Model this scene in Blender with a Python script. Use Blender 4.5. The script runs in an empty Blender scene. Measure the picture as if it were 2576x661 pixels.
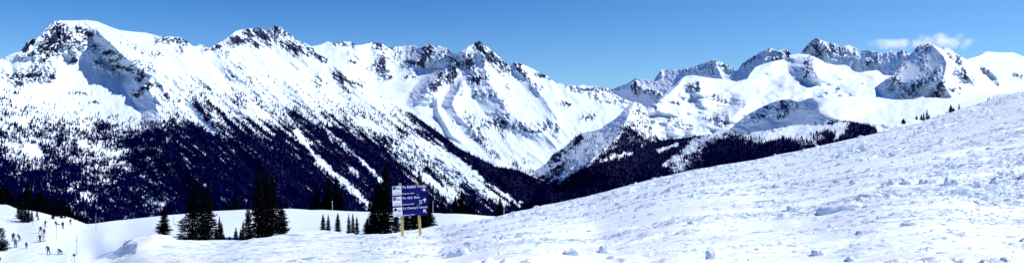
import bpy, bmesh, math, random
import numpy as np
from mathutils import Vector, Matrix

# ------------------------------------------------------------------ camera geometry
F = 2229.0                 # focal length in the units used for bearings (picture 2574 wide)
CU, CV = 1287.0, 330.5
CAMZ = 1.8
SC = bpy.context.scene
COL = SC.collection
rng = np.random.default_rng(7)
random.seed(7)

def P(u, v, d):
    """point seen on bearing (u,v) at distance d in front of the viewpoint"""
    return Vector(((u - CU) / F * d, d, CAMZ + (CV - v) / F * d))

Z = {1: (0, 33.5, 2.4645), 2: (777.6, 80.4, 2.4645), 3: (777.6, 268, 2.294), 4: (1340.7, 120.7, 1.896),
     5: (1930.6, 67, 2.348), 6: (375.4, 402.2, 2.9), 7: (0, 496, 4.009), 8: (214.5, 549.7, 3.002), 9: (0, 268, 2.4645),
     10: (898.2, 402.2, 3.081)}
def T(k, pts):
    ox, oy, s = Z[k]
    return [(ox + p[0] / s, oy + p[1] / s) + tuple(p[2:]) for p in pts]
def TC(k, caps):            # capsules x0,y0,x1,y1,width,strength
    ox, oy, s = Z[k]
    return [(ox + c[0] / s, oy + c[1] / s, ox + c[2] / s, oy + c[3] / s, c[4] / s, c[5]) for c in caps]

# ------------------------------------------------------------------ noise
_perm = np.random.default_rng(3).permutation(4096).astype(np.int64)
_ga = np.random.default_rng(4).uniform(0, 2 * np.pi, 4096)
_gx, _gy = np.cos(_ga), np.sin(_ga)
def pn(x, y, seed=0):
    x = np.asarray(x, float) + seed * 17.31; y = np.asarray(y, float) + seed * 9.77
    xi = np.floor(x).astype(np.int64); yi = np.floor(y).astype(np.int64)
    fx = x - xi; fy = y - yi
    ux = fx * fx * fx * (fx * (fx * 6 - 15) + 10); uy = fy * fy * fy * (fy * (fy * 6 - 15) + 10)
    def g(ix, iy, dx, dy):
        h = _perm[(_perm[ix & 4095] + iy) & 4095]
        return _gx[h] * dx + _gy[h] * dy
    a = g(xi, yi, fx, fy); b = g(xi + 1, yi, fx - 1, fy)
    c = g(xi, yi + 1, fx, fy - 1); d = g(xi + 1, yi + 1, fx - 1, fy - 1)
    return (a + (b - a) * ux + (c - a) * uy + (a - b - c + d) * ux * uy) * 1.5
def fbm(x, y, o=4, seed=0, g=0.5):
    s = 0; a = 1; n = 0
    for k in range(o):
        s = s + a * pn(x, y, seed + k * 3); n += a
        x = x * 2.03; y = y * 2.03; a *= g
    return s / n
def ridged(x, y, o=4, seed=0, g=0.5):
    s = 0; a = 1; n = 0
    for k in range(o):
        s = s + a * (1 - np.abs(pn(x, y, seed + k * 3)) * 2); n += a
        x = x * 2.03; y = y * 2.03; a *= g
    return s / n
def sst(a, b, x):
    t = np.clip((x - a) / (b - a), 0, 1); return t * t * (3 - 2 * t)
def caps(u, v, L, soft=1.0):
    """largest of several soft capsules (x0,y0,x1,y1,width,strength)"""
    out = np.zeros_like(u, float)
    for x0, y0, x1, y1, w, s in L:
        dx, dy = x1 - x0, y1 - y0; l2 = dx * dx + dy * dy + 1e-9
        t = np.clip(((u - x0) * dx + (v - y0) * dy) / l2, 0, 1)
        d2 = (u - x0 - t * dx) ** 2 + (v - y0 - t * dy) ** 2
        out = np.maximum(out, s * np.exp(-(d2 / (w * w)) ** soft))
    return out
def tps(pts):
    """smooth surface through control points (u,v,value)"""
    p = np.array(pts, float); xy = p[:, :2] / 500.0; n = len(p)
    def phi(r2): return 0.5 * r2 * np.log(r2 + 1e-12)
    K = phi(((xy[:, None] - xy[None]) ** 2).sum(-1)) + np.eye(n) * 1e-4
    A = np.zeros((n + 3, n + 3)); A[:n, :n] = K; A[:n, n] = 1; A[:n, n + 1:] = xy; A[n, :n] = 1; A[n + 1:, :n] = xy.T
    w = np.linalg.solve(A, np.concatenate([p[:, 2], np.zeros(3)]))
    def f(u, v):
        u = np.asarray(u, float) / 500.0; v = np.asarray(v, float) / 500.0
        out = w[n] + w[n + 1] * u + w[n + 2] * v
        for k in range(n):
            out = out + w[k] * phi((u - xy[k, 0]) ** 2 + (v - xy[k, 1]) ** 2)
        return out
    return f
def tps_inv(pts):
    g = tps([(a, b, 1000.0 / c) for a, b, c in pts])
    return lambda u, v: 1000.0 / np.maximum(g(u, v), 0.02)
def plane(u0, v0, y0, a, b):
    """distance to the slope z = a x + b y + c through the point seen at u0,v0 at distance y0"""
    tx, tz = (u0 - CU) / F, (CV - v0) / F
    c = y0 * (tz - a * tx - b)
    def f(u, v):
        den = (CV - np.asarray(v, float)) / F - a * (np.asarray(u, float) - CU) / F - b
        return np.clip(c / np.minimum(den, -1e-3), y0 * .3, y0 * 3)
    return f
def spur(u, v, line, wl, wr, pl=1.0):
    """a rib standing out of the slope: crest through (u,v,height), steep on the left, gentle on the right"""
    l = sorted(line, key=lambda q: q[1])
    vs = [q[1] for q in l]
    uc = np.interp(v, vs, [q[0] for q in l]); am = np.interp(v, vs, [q[2] for q in l])
    d = u - uc
    left = np.clip(1 + d / wl, 0, 1) ** pl
    right = np.exp(-np.clip(d, 0, None) / wr)
    return -am * np.where(d < 0, left, right)

# ------------------------------------------------------------------ materials
def new_mat(name):
    m = bpy.data.materials.new(name); m.use_nodes = True
    nt = m.node_tree; b = nt.nodes['Principled BSDF']
    return m, nt, b
def N(nt, t, **kw):
    n = nt.nodes.new(t)
    for k, val in kw.items():
        if k in n.inputs: n.inputs[k].default_value = val
        else: setattr(n, k, val)
    return n
def mat_simple(name, col, rough=.6, var=.15, scale=8.0, metallic=0.0, bump=0.0):
    m, nt, b = new_mat(name)
    tc = N(nt, 'ShaderNodeTexCoord'); no = N(nt, 'ShaderNodeTexNoise'); no.inputs['Scale'].default_value = scale
    no.inputs['Detail'].default_value = 4
    nt.links.new(tc.outputs['Object'], no.inputs['Vector'])
    mr = N(nt, 'ShaderNodeMapRange'); mr.inputs['To Min'].default_value = 1 - var; mr.inputs['To Max'].default_value = 1 + var
    nt.links.new(no.outputs['Fac'], mr.inputs['Value'])
    vm = N(nt, 'ShaderNodeVectorMath', operation='SCALE'); vm.inputs[0].default_value = col[:3]
    nt.links.new(mr.outputs['Result'], vm.inputs['Scale']); nt.links.new(vm.outputs['Vector'], b.inputs['Base Color'])
    b.inputs['Roughness'].default_value = rough; b.inputs['Metallic'].default_value = metallic
    if bump:
        bp = N(nt, 'ShaderNodeBump'); bp.inputs['Strength'].default_value = bump; bp.inputs['Distance'].default_value = .02
        nt.links.new(no.outputs['Fac'], bp.inputs['Height']); nt.links.new(bp.outputs['Normal'], b.inputs['Normal'])
    return m
def mat_terrain(name, scale, dist, strength=.4):
    """base colour from the 'Col' attribute of the surface (snow, rock, darkened forest ground) broken up by noise"""
    m, nt, b = new_mat(name)
    at = N(nt, 'ShaderNodeAttribute'); at.attribute_name = 'Col'
    geo = N(nt, 'ShaderNodeNewGeometry')
    no = N(nt, 'ShaderNodeTexNoise'); no.inputs['Scale'].default_value = scale; no.inputs['Detail'].default_value = 6
    nt.links.new(geo.outputs['Position'], no.inputs['Vector'])
    mr = N(nt, 'ShaderNodeMapRange'); mr.inputs['To Min'].default_value = .93; mr.inputs['To Max'].default_value = 1.05
    nt.links.new(no.outputs['Fac'], mr.inputs['Value'])
    vm = N(nt, 'ShaderNodeVectorMath', operation='SCALE')
    nt.links.new(at.outputs['Color'], vm.inputs[0]); nt.links.new(mr.outputs['Result'], vm.inputs['Scale'])
    nt.links.new(vm.outputs['Vector'], b.inputs['Base Color'])
    bp = N(nt, 'ShaderNodeBump'); bp.inputs['Strength'].default_value = strength; bp.inputs['Distance'].default_value = dist
    nt.links.new(no.outputs['Fac'], bp.inputs['Height']); nt.links.new(bp.outputs['Normal'], b.inputs['Normal'])
    b.inputs['Roughness'].default_value = .75
    b.inputs['Specular IOR Level'].default_value = .15
    return m

# ------------------------------------------------------------------ mesh helpers
def tag(o, label=None, cat=None, group=None, kind=None):
    if label: o['label'] = label
    if cat: o['category'] = cat
    if group: o['group'] = group
    if kind: o['kind'] = kind
    return o
def link(name, me, mat=None, parent=None):
    o = bpy.data.objects.new(name, me); COL.objects.link(o)
    if mat is not None and len(me.materials) == 0: me.materials.append(mat)
    if parent is not None: o.parent = parent
    return o
def empty(name, loc=(0, 0, 0), rz=0.0):
    o = bpy.data.objects.new(name, None); COL.objects.link(o)
    o.location = loc; o.rotation_euler = (0, 0, rz); o.empty_display_size = .3
    return o
def fast_mesh(name, V, Q, smooth=True, col=None):
    """V (n,3), Q (m,k) index array"""
    me = bpy.data.meshes.new(name); k = Q.shape[1]
    me.vertices.add(len(V)); me.vertices.foreach_set('co', V.astype(np.float32).ravel())
    me.loops.add(Q.size); me.loops.foreach_set('vertex_index', Q.astype(np.int32).ravel())
    me.polygons.add(len(Q)); me.polygons.foreach_set('loop_start', np.arange(0, Q.size, k, dtype=np.int32))
    me.polygons.foreach_set('use_smooth', np.full(len(Q), smooth))
    me.update(calc_edges=True)
    if col is not None:
        a = me.color_attributes.new('Col', 'FLOAT_COLOR', 'POINT')
        c4 = np.ones((len(V), 4), np.float32); c4[:, :3] = col; a.data.foreach_set('color', c4.ravel())
    return me

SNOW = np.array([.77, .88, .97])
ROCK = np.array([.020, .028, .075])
FOREST_DARK = np.array([.0006, .0014, .046])  # snow under dense forest painted dark, so no lit ground shows between trees

def sheet(name, mat, u0, u1, du, dv, top, bot, depth, rock=None, dark=None, jag=None, back=500.0, disp=None, rockcol=ROCK, backdrop=.9, snow=None, level=False):
    us = np.arange(u0, u1 + du, du); tu = [p[0] for p in top]; tv = [p[1] for p in top]
    vt = np.interp(us, tu, tv)
    if jag is not None: vt = vt + jag(us)
    vb = np.full_like(us, bot) if np.isscalar(bot) else np.interp(us, [p[0] for p in bot], [p[1] for p in bot])
    n = int(np.max(vb - vt) / dv) + 2
    s = np.linspace(0, 1, n)
    U = np.repeat(us[None], n, 0); V = vt[None] + (vb - vt)[None] * s[:, None]
    if level:                       # rows running evenly along the slope, cut off along the crest
        kk = int(90 / du); ker = np.hanning(2 * kk + 1); ker /= ker.sum()
        base = np.convolve(np.pad(vt, kk, mode='reflect', reflect_type='odd'), ker, 'valid')
        rows = np.arange((vt - base).min(), (vb - base).max() + dv, dv); n = len(rows)
        U = np.repeat(us[None], n, 0); V = np.clip(rows[:, None] + base[None], vt[None], vb[None])
    D = depth(U, V, V - vt[None])
    X = (U - CU) / F * D; Zz = CAMZ + (CV - V) / F * D; Y = D.copy()
    col = np.repeat((SNOW if snow is None else snow)[None], U.size, 0).reshape(n, len(us), 3)
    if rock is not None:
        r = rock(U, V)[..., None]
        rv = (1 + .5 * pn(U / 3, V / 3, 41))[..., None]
        col = col * (1 - r) + rockcol * rv * r  # paler rockcol on far sheets: distance haze put into the rock colour
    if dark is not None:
        k = dark(U, V)[..., None]; col = col * (1 - k) + FOREST_DARK * k
    if disp is not None:
        dx, dy, dz = disp(X, Y, Zz, U, V); X = X + dx; Y = Y + dy; Zz = Zz + dz
    # far side of the crest, falling away behind
    nb = 5; bx = []; by = []; bz = []
    for k in range(nb, 0, -1):
        a = back * (k / nb) ** 1.5
        bx.append(X[0] * (1 + a / Y[0] * .3)); by.append(Y[0] + a); bz.append(Zz[0] - a * backdrop)
    X = np.vstack([bx, X]); Y = np.vstack([by, Y]); Zz = np.vstack([bz, Zz])
    col = np.concatenate([np.repeat(col[:1], nb, 0), col], 0)
    R, C = X.shape
    idx = np.arange(R * C).reshape(R, C)
    Q = np.stack([idx[:-1, :-1], idx[1:, :-1], idx[1:, 1:], idx[:-1, 1:]], -1).reshape(-1, 4)
    if level:
        Vb = np.vstack([np.repeat(V[:1], nb, 0) - np.arange(nb, 0, -1)[:, None], V]); h = Vb[1:] - Vb[:-1]
        Q = Q[((h[:, :-1] > 1e-6) | (h[:, 1:] > 1e-6)).reshape(-1)]
    me = fast_mesh(name, np.stack([X, Y, Zz], -1).reshape(-1, 3), Q, True, col.reshape(-1, 3))
    me.materials.append(mat)
    o = bpy.data.objects.new(name, me); COL.objects.link(o); o['kind'] = 'structure'
    return o

# ------------------------------------------------------------------ light, world, camera
cam = bpy.data.cameras.new('camera'); camo = bpy.data.objects.new('camera', cam); COL.objects.link(camo)
cam.sensor_width = 36; cam.lens = 36 * F / 2574; cam.clip_start = .1; cam.clip_end = 60000
camo.location = (0, 0, CAMZ); camo.rotation_euler = (math.radians(90), 0, 0)
SC.camera = camo
SC.view_settings.view_transform = 'Standard'; SC.view_settings.look = 'None'
SC.view_settings.exposure = 0; SC.view_settings.gamma = 1
SC.cycles.max_bounces = 5; SC.cycles.diffuse_bounces = 1

SUN_EL, SUN_AZ = 40.5, 87.0        # azimuth clockwise from +Y (the view direction)
sd = Vector((math.sin(math.radians(SUN_AZ)) * math.cos(math.radians(SUN_EL)),
             math.cos(math.radians(SUN_AZ)) * math.cos(math.radians(SUN_EL)), math.sin(math.radians(SUN_EL))))
sl = bpy.data.lights.new('sun', 'SUN'); sl.energy = 5.0; sl.angle = math.radians(.53); sl.color = (1, .98, .94)
so = bpy.data.objects.new('sun', sl); COL.objects.link(so)
so.rotation_euler = (-sd).to_track_quat('-Z', 'Y').to_euler()

w = bpy.data.worlds.new('World'); SC.world = w; w.use_nodes = True
nt = w.node_tree; bg = nt.nodes['Background']
sky = N(nt, 'ShaderNodeTexSky'); sky.sky_type = 'NISHITA'; sky.sun_disc = False
sky.sun_elevation = math.radians(SUN_EL); sky.sun_rotation = math.radians(SUN_AZ)
sky.altitude = 2200; sky.air_density = 1.0; sky.dust_density = .15; sky.ozone_density = 3.0
# hand tint over the clear sky: deeper blue overhead and away from the sun, paler along the skyline
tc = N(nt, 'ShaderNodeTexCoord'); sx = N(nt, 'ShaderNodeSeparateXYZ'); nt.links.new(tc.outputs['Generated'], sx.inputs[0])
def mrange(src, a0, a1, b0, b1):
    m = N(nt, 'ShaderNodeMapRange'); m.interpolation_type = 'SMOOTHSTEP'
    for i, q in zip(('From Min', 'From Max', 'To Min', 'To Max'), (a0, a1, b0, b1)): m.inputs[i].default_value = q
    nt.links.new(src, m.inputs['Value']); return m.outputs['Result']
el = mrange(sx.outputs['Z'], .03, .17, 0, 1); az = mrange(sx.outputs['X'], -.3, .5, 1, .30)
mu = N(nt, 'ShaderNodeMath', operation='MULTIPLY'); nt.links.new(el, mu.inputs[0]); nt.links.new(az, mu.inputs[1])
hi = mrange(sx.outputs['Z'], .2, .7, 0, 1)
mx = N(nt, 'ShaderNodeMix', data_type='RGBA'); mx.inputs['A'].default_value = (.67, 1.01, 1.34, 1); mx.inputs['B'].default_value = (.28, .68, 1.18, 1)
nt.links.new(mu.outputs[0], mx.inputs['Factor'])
mx2 = N(nt, 'ShaderNodeMix', data_type='RGBA'); mx2.inputs['B'].default_value = (.07, .44, 1.22, 1)  # unseen overhead sky darkened and blued to deepen the shade on snow
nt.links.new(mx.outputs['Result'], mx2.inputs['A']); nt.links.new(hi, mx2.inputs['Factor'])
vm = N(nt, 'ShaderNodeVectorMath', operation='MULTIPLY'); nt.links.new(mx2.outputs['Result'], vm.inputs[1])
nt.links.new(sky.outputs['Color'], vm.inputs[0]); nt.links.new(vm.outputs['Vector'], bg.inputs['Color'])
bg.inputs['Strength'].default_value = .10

M_FAR = mat_terrain('snow_and_rock', .02, 6.0, .35)
M_NEAR = mat_terrain('trodden_snow', 9.0, .02, .35)
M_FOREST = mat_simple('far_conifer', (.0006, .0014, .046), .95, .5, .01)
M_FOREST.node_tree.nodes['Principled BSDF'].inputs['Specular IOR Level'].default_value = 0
# ================================================================== MOUNTAINS
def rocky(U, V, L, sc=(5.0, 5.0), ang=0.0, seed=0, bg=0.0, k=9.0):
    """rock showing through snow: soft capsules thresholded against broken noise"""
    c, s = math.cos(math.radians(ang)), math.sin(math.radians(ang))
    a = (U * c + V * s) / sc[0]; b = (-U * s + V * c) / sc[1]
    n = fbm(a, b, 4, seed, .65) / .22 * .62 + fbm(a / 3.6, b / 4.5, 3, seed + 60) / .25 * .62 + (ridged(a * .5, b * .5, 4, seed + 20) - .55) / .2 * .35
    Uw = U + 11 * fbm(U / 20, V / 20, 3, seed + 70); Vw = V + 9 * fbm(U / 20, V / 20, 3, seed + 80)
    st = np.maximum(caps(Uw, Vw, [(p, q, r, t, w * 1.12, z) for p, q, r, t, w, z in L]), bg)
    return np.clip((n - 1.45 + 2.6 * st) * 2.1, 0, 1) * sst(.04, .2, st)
def rough(U, V, L, sc, amp, seed=0, base=.12):
    st = np.maximum(caps(U, V, [(a, b, c, d, w * 1.3, s) for a, b, c, d, w, s in L]), base)
    return -amp * st * (ridged(U / sc, V / sc, 4, seed) * 1.0 + .35 * fbm(U / sc * 3, V / sc * 3, 3, seed + 9))

# ---------------------------------------------------------------- A: big ridge on the left
A_top = [(-200, 190), (-60, 168), (0, 150)] + T(1, [(60, 255), (95, 245), (130, 235), (160, 190), (185, 165), (230, 152), (245, 140), (300, 80), (330, 50), (370, 45),
     (460, 47), (530, 43), (600, 52), (680, 85), (740, 105), (820, 115), (900, 121), (980, 142), (1040, 145), (1110, 148), (1160, 175), (1190, 203), (1240, 208),
     (1280, 222), (1340, 192), (1400, 160), (1440, 125), (1460, 112), (1520, 98), (1586, 93)]) + \
    [(660, 72), (672, 84), (690, 96), (720, 99), (745, 111), (770, 119), (790, 122)] + \
    T(2, [(60, 140), (120, 170), (200, 230), (330, 300), (420, 370), (600, 480), (860, 660)]) + \
    T(3, [(850, 230), (1080, 345), (1200, 362), (1300, 405), (1380, 432)]) + [(1420, 474), (1480, 500), (1600, 540)]
A_rock = TC(1, [(380, 90, 270, 250, 55, .78), (500, 110, 560, 130, 38, .72), (430, 150, 350, 220, 50, .72), (200, 170, 150, 228, 22, .9), (470, 170, 510, 200, 25, .8),
     (120, 385, 330, 385, 34, .72), (220, 360, 290, 340, 30, .6), (130, 270, 250, 250, 20, .7), (600, 215, 720, 270, 32, .66), (610, 320, 750, 270, 24, .72),
     (790, 350, 880, 360, 26, .75), (850, 410, 890, 395, 20, .8), (835, 505, 920, 445, 22, .75), (740, 350, 700, 345, 20, .7), (460, 245, 460, 290, 17, .85),
     (720, 330, 770, 340, 16, .7), (640, 180, 680, 190, 16, .5),
     (990, 165, 1160, 172, 24, .72), (1110, 215, 1135, 240, 18, .6), (950, 250, 990, 255, 18, .55), (880, 320, 970, 350, 24, .5), (990, 440, 1000, 440, 18, .5),
     (1270, 225, 1360, 205, 16, .8), (1440, 170, 1570, 140, 42, .78), (1550, 110, 1586, 200, 30, .7), (1380, 240, 1400, 260, 40, .45),
     (20, 370, 130, 440, 20, .8), (440, 490, 570, 495, 10, .5), (560, 550, 640, 550, 8, .5), (1410, 350, 1440, 390, 30, .45), (1490, 340, 1560, 400, 30, .42),
     (1150, 450, 1280, 480, 50, .42), (1000, 520, 1080, 540, 40, .45), (740, 170, 900, 230, 30, .34), (760, 240, 830, 300, 25, .34)]) + \
    TC(2, [(0, 130, 110, 165, 22, .8), (170, 250, 220, 320, 26, .7), (230, 310, 320, 330, 20, .65), (320, 295, 370, 310, 14, .6), (0, 90, 20, 110, 20, .8),
     (60, 270, 80, 300, 16, .5), (30, 300, 70, 320, 14, .4)]) + \
    TC(3, [(470, 190, 560, 330, 50, .52), (600, 250, 750, 330, 40, .45), (760, 330, 900, 400, 30, .45), (250, 100, 330, 160, 30, .45), (900, 440, 1000, 500, 24, .45), (150, 60, 240, 100, 26, .42)]) + \
    [(690, 90, 745, 125, 14, .8), (640, 82, 680, 100, 16, .8), (745, 125, 790, 138, 10, .6)]
A_rock = [(a, b, c, d, w, s * (1.22 if s > .68 else 1.08)) for a, b, c, d, w, s in A_rock]
A_base = plane(245, 60, 3200, -.30, .50)
A_crest = T(1, [(575, 92, 0), (600, 100, 60), (640, 150, 130), (700, 200, 150), (760, 262, 165), (830, 320, 150), (900, 370, 140), (940, 388, 140), (915, 440, 110), (960, 570, 70), (985, 620, 62), (1000, 700, 40), (1040, 900, 0)])
def A_depth(U, V, H):
    D = A_base(U, V)
    # bowl: left wall of the crest, its floor scooped back
    wl = np.interp(V, [70, 110, 140, 200, 230, 270], [24, 40, 55, 66, 62, 46])
    D = D + spur(U, V, A_crest, wl, 330)
    D = D + 60 * np.exp(-((U - 190) / 110) ** 2 - ((V - 190) / 60) ** 2)
    # summit block and its shoulder
    D = D + spur(U, V, T(1, [(335, 50, 40), (420, 110, 70), (450, 200, 60), (465, 250, 30), (470, 300, 0)]), 120, 60)
    D = D + spur(U, V, T(1, [(200, 200, 0), (230, 260, 50), (330, 300, 60), (350, 360, 70), (330, 420, 50), (290, 490, 0)]), 110, 14)
    # near shoulder with scattered trees
    vl = np.interp(U, [-200, 0, 24, 57, 81, 122, 200, 300, 420], [150, 177, 188, 212, 228, 252, 280, 300, 330])
    D = D - np.interp(U, [0, 150, 330], [130, 90, 0]) * sst(-2, 14, V - vl)
    # diagonal ribs and gullies running down to the right
    c, s = math.cos(math.radians(38)), math.sin(math.radians(38))
    a = U * c + V * s; b = -U * s + V * c
    k = sst(330, 520, U + .3 * V)
    am = .5 + .5 * sst(-.2, .3, fbm(U / 120, V / 70, 2, 59)); D = D - k * am * (26 * ridged(a / 300, b / 60, 2, 5) + 5.5 * ridged(a / 60, b / 10, 3, 6)) - k * 3 * fbm(U / 12, V / 9, 3, 58)
    D = D - (1 - k) * 9 * fbm(U / 40, V / 30, 4, 8)
    for (x0, y0, x1, y1, am, w_) in [(840, 180, 1010, 330, 10, 40), (545, 130, 640, 260, 14, 40), (620, 160, 830, 330, 14, 45), (300, 320, 640, 540, 60, 90), (470, 250, 700, 450, 30, 40), (950, 300, 1250, 505, 8, 34)]:
        dx, dy = x1 - x0, y1 - y0; L = math.hypot(dx, dy)
        t = ((U - x0) * dx + (V - y0) * dy) / L / L; q = ((U - x0) * dy - (V - y0) * dx) / L   # q>0 right/up side
        D = D - am * np.where(q > 0, np.exp(-q / w_ / 1.6), np.clip(1 + q / w_ * 1.6, 0, 1)) * sst(-.15, .2, t) * (1 - sst(.85, 1.1, t))
    D = D + rough(U, V, A_rock, 16, 30, 11, .06) + rough(U, V, A_rock, 6, 9, 12, .05)
    return D
def A_rockf(U, V):
    r = rocky(U, V, A_rock, (9, 4), -28, 1, 0, 9) * (U + .4 * V < 480)
    return r + rocky(U, V, A_rock, (12, 3.6), 38, 2, .0, 9) * (U + .4 * V >= 480)

# forest thickness on A
A_bias = tps([(0, 150, -1.1), (0, 200, -.75), (100, 250, -.62), (60, 290, -.42), (200, 300, -.55), (300, 290, -.75), (0, 330, -.22), (120, 330, -.22), (70, 380, -.35), (0, 420, .12),
     (150, 430, .12), (230, 370, -.22), (260, 330, -.05), (300, 390, -.18), (100, 500, .25), (200, 500, .05), (300, 470, .2), (330, 540, .25), (390, 450, .42), (350, 350, .25),
     (390, 300, -.45), (420, 340, .45), (450, 400, .7), (500, 470, .75), (560, 540, .8), (430, 260, -.7), (480, 280, -.1), (540, 360, .45), (600, 420, .6), (700, 480, .85),
     (560, 280, -.3), (600, 330, -.1), (500, 200, -1.1), (650, 230, -.6), (660, 300, -.2), (700, 350, .25), (760, 420, .6), (800, 500, .7), (640, 380, .35), (740, 260, -.55),
     (800, 310, -.12), (860, 390, .4), (900, 460, .5), (800, 200, -.95), (860, 250, -.55), (900, 310, -.15), (960, 400, .35), (1000, 480, .55), (960, 260, -.75), (1000, 320, -.4),
     (1080, 330, .35), (1060, 380, -.35), (1130, 440, -.2), (1150, 380, .5), (1200, 500, .3), (1250, 440, .9), (1200, 430, .5), (1350, 480, 1.0), (1100, 500, .45), (600, 150, -1.2), (900, 200, -1.1), (1300, 520, .8)])
A_clear = [(463, 262, 500, 300, 9, 1.0), (500, 300, 540, 332, 8, 1.0), (745, 330, 800, 405, 6, .9), (800, 405, 870, 462, 9, 1.0), (870, 462, 930, 522, 10, 1.0),
     (830, 350, 905, 400, 5, .8), (905, 400, 960, 455, 5, .9), (1040, 345, 1148, 400, 6, .95), (1148, 400, 1213, 452, 7, 1.0), (1213, 452, 1305, 512, 8, 1.0),
     (985, 352, 1083, 385, 12, .75), (1083, 385, 1150, 425, 16, .9), (1150, 425, 1214, 480, 16, .95), (1214, 480, 1275, 514, 11, .95), (884, 425, 900, 440, 5, .8),
     (1070, 445, 1140, 505, 8, .9), (1135, 480, 1145, 500, 8, .9), (60, 372, 100, 392, 12, .55), (24, 365, 90, 375, 9, .5), (560, 500, 580, 512, 8, .7), (365, 495, 410, 512, 7, .5), (900, 300, 990, 345, 9, .6),
     (180, 480, 240, 500, 9, .25), (200, 360, 300, 390, 10, .35), (40, 300, 60, 310, 12, .6)]
A_band = [(1035, 285, 1130, 352, 9, 1.0), (1130, 352, 1250, 432, 16, 1.1), (1250, 440, 1380, 470, 26, 1.2), (1000, 330, 1030, 355, 8, .6), (520, 262, 560, 290, 8, .6),
     (560, 300, 700, 400, 14, .6), (740, 290, 850, 370, 9, .7), (840, 320, 960, 400, 10, .6), (920, 380, 1000, 440, 22, .7), (1000, 440, 1060, 500, 18, .6), (480, 240, 520, 300, 7, .5),
     (450, 250, 456, 258, 5, .6), (1190, 400, 1260, 450, 12, .9), (1225, 450, 1300, 500, 12, .8), (1075, 425, 1100, 445, 7, .8)]
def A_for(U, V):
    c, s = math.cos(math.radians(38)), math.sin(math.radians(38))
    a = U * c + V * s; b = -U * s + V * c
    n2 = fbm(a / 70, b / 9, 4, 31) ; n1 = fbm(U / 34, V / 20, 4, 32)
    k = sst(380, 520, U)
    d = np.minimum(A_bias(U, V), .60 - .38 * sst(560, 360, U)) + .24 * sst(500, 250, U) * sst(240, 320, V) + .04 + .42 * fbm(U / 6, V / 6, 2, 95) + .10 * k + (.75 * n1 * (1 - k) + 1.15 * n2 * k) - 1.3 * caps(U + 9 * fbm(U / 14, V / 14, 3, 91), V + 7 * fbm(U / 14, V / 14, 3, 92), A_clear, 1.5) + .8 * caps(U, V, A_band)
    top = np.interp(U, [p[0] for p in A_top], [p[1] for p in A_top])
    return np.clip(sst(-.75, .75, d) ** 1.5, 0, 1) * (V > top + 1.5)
def jagA(us):
    w_ = np.interp(us, [0, 50, 60, 130, 150, 440, 460, 480, 560, 580, 690, 790, 860], [.6, .6, 3, 3, .3, .2, 1.8, .5, .6, 2.4, 2.4, 1.6, .3])
    return w_ * fbm(us / 7, us * 0, 3, 50) * 1.4
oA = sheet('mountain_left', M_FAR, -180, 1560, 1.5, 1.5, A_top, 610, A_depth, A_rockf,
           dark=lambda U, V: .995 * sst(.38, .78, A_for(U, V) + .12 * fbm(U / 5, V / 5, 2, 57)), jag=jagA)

# ---------------------------------------------------------------- P: peaks peeping over the left ridge
M_top = [(440, 150), (480, 122), (500, 113), (508, 112), (520, 120), (560, 128), (640, 100), (672, 77), (683, 69), (690, 65), (700, 69), (706, 68), (716, 79), (728, 86), (745, 101), (770, 110), (790, 122), (840, 160)]
Mrk = [(690, 75, 730, 95, 16, .75), (675, 85, 700, 100, 14, .7), (735, 95, 770, 115, 8, .6), (500, 115, 515, 120, 6, .5)]
sheet('mountain_peak_behind', M_FAR, 440, 840, 1.5, 1.5, M_top, 190,
      lambda U, V, H: plane(690, 66, 4300, -.1, .6)(U, V) + spur(U, V, [(690, 60, 60), (700, 80, 60), (705, 130, 60)], 40, 60) + rough(U, V, Mrk, 12, 24, 61, .1),
      lambda U, V: rocky(U, V, Mrk, (5, 5), 20, 61), jag=lambda u: 1.6 * fbm(u / 6, u * 0, 3, 51))

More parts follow.
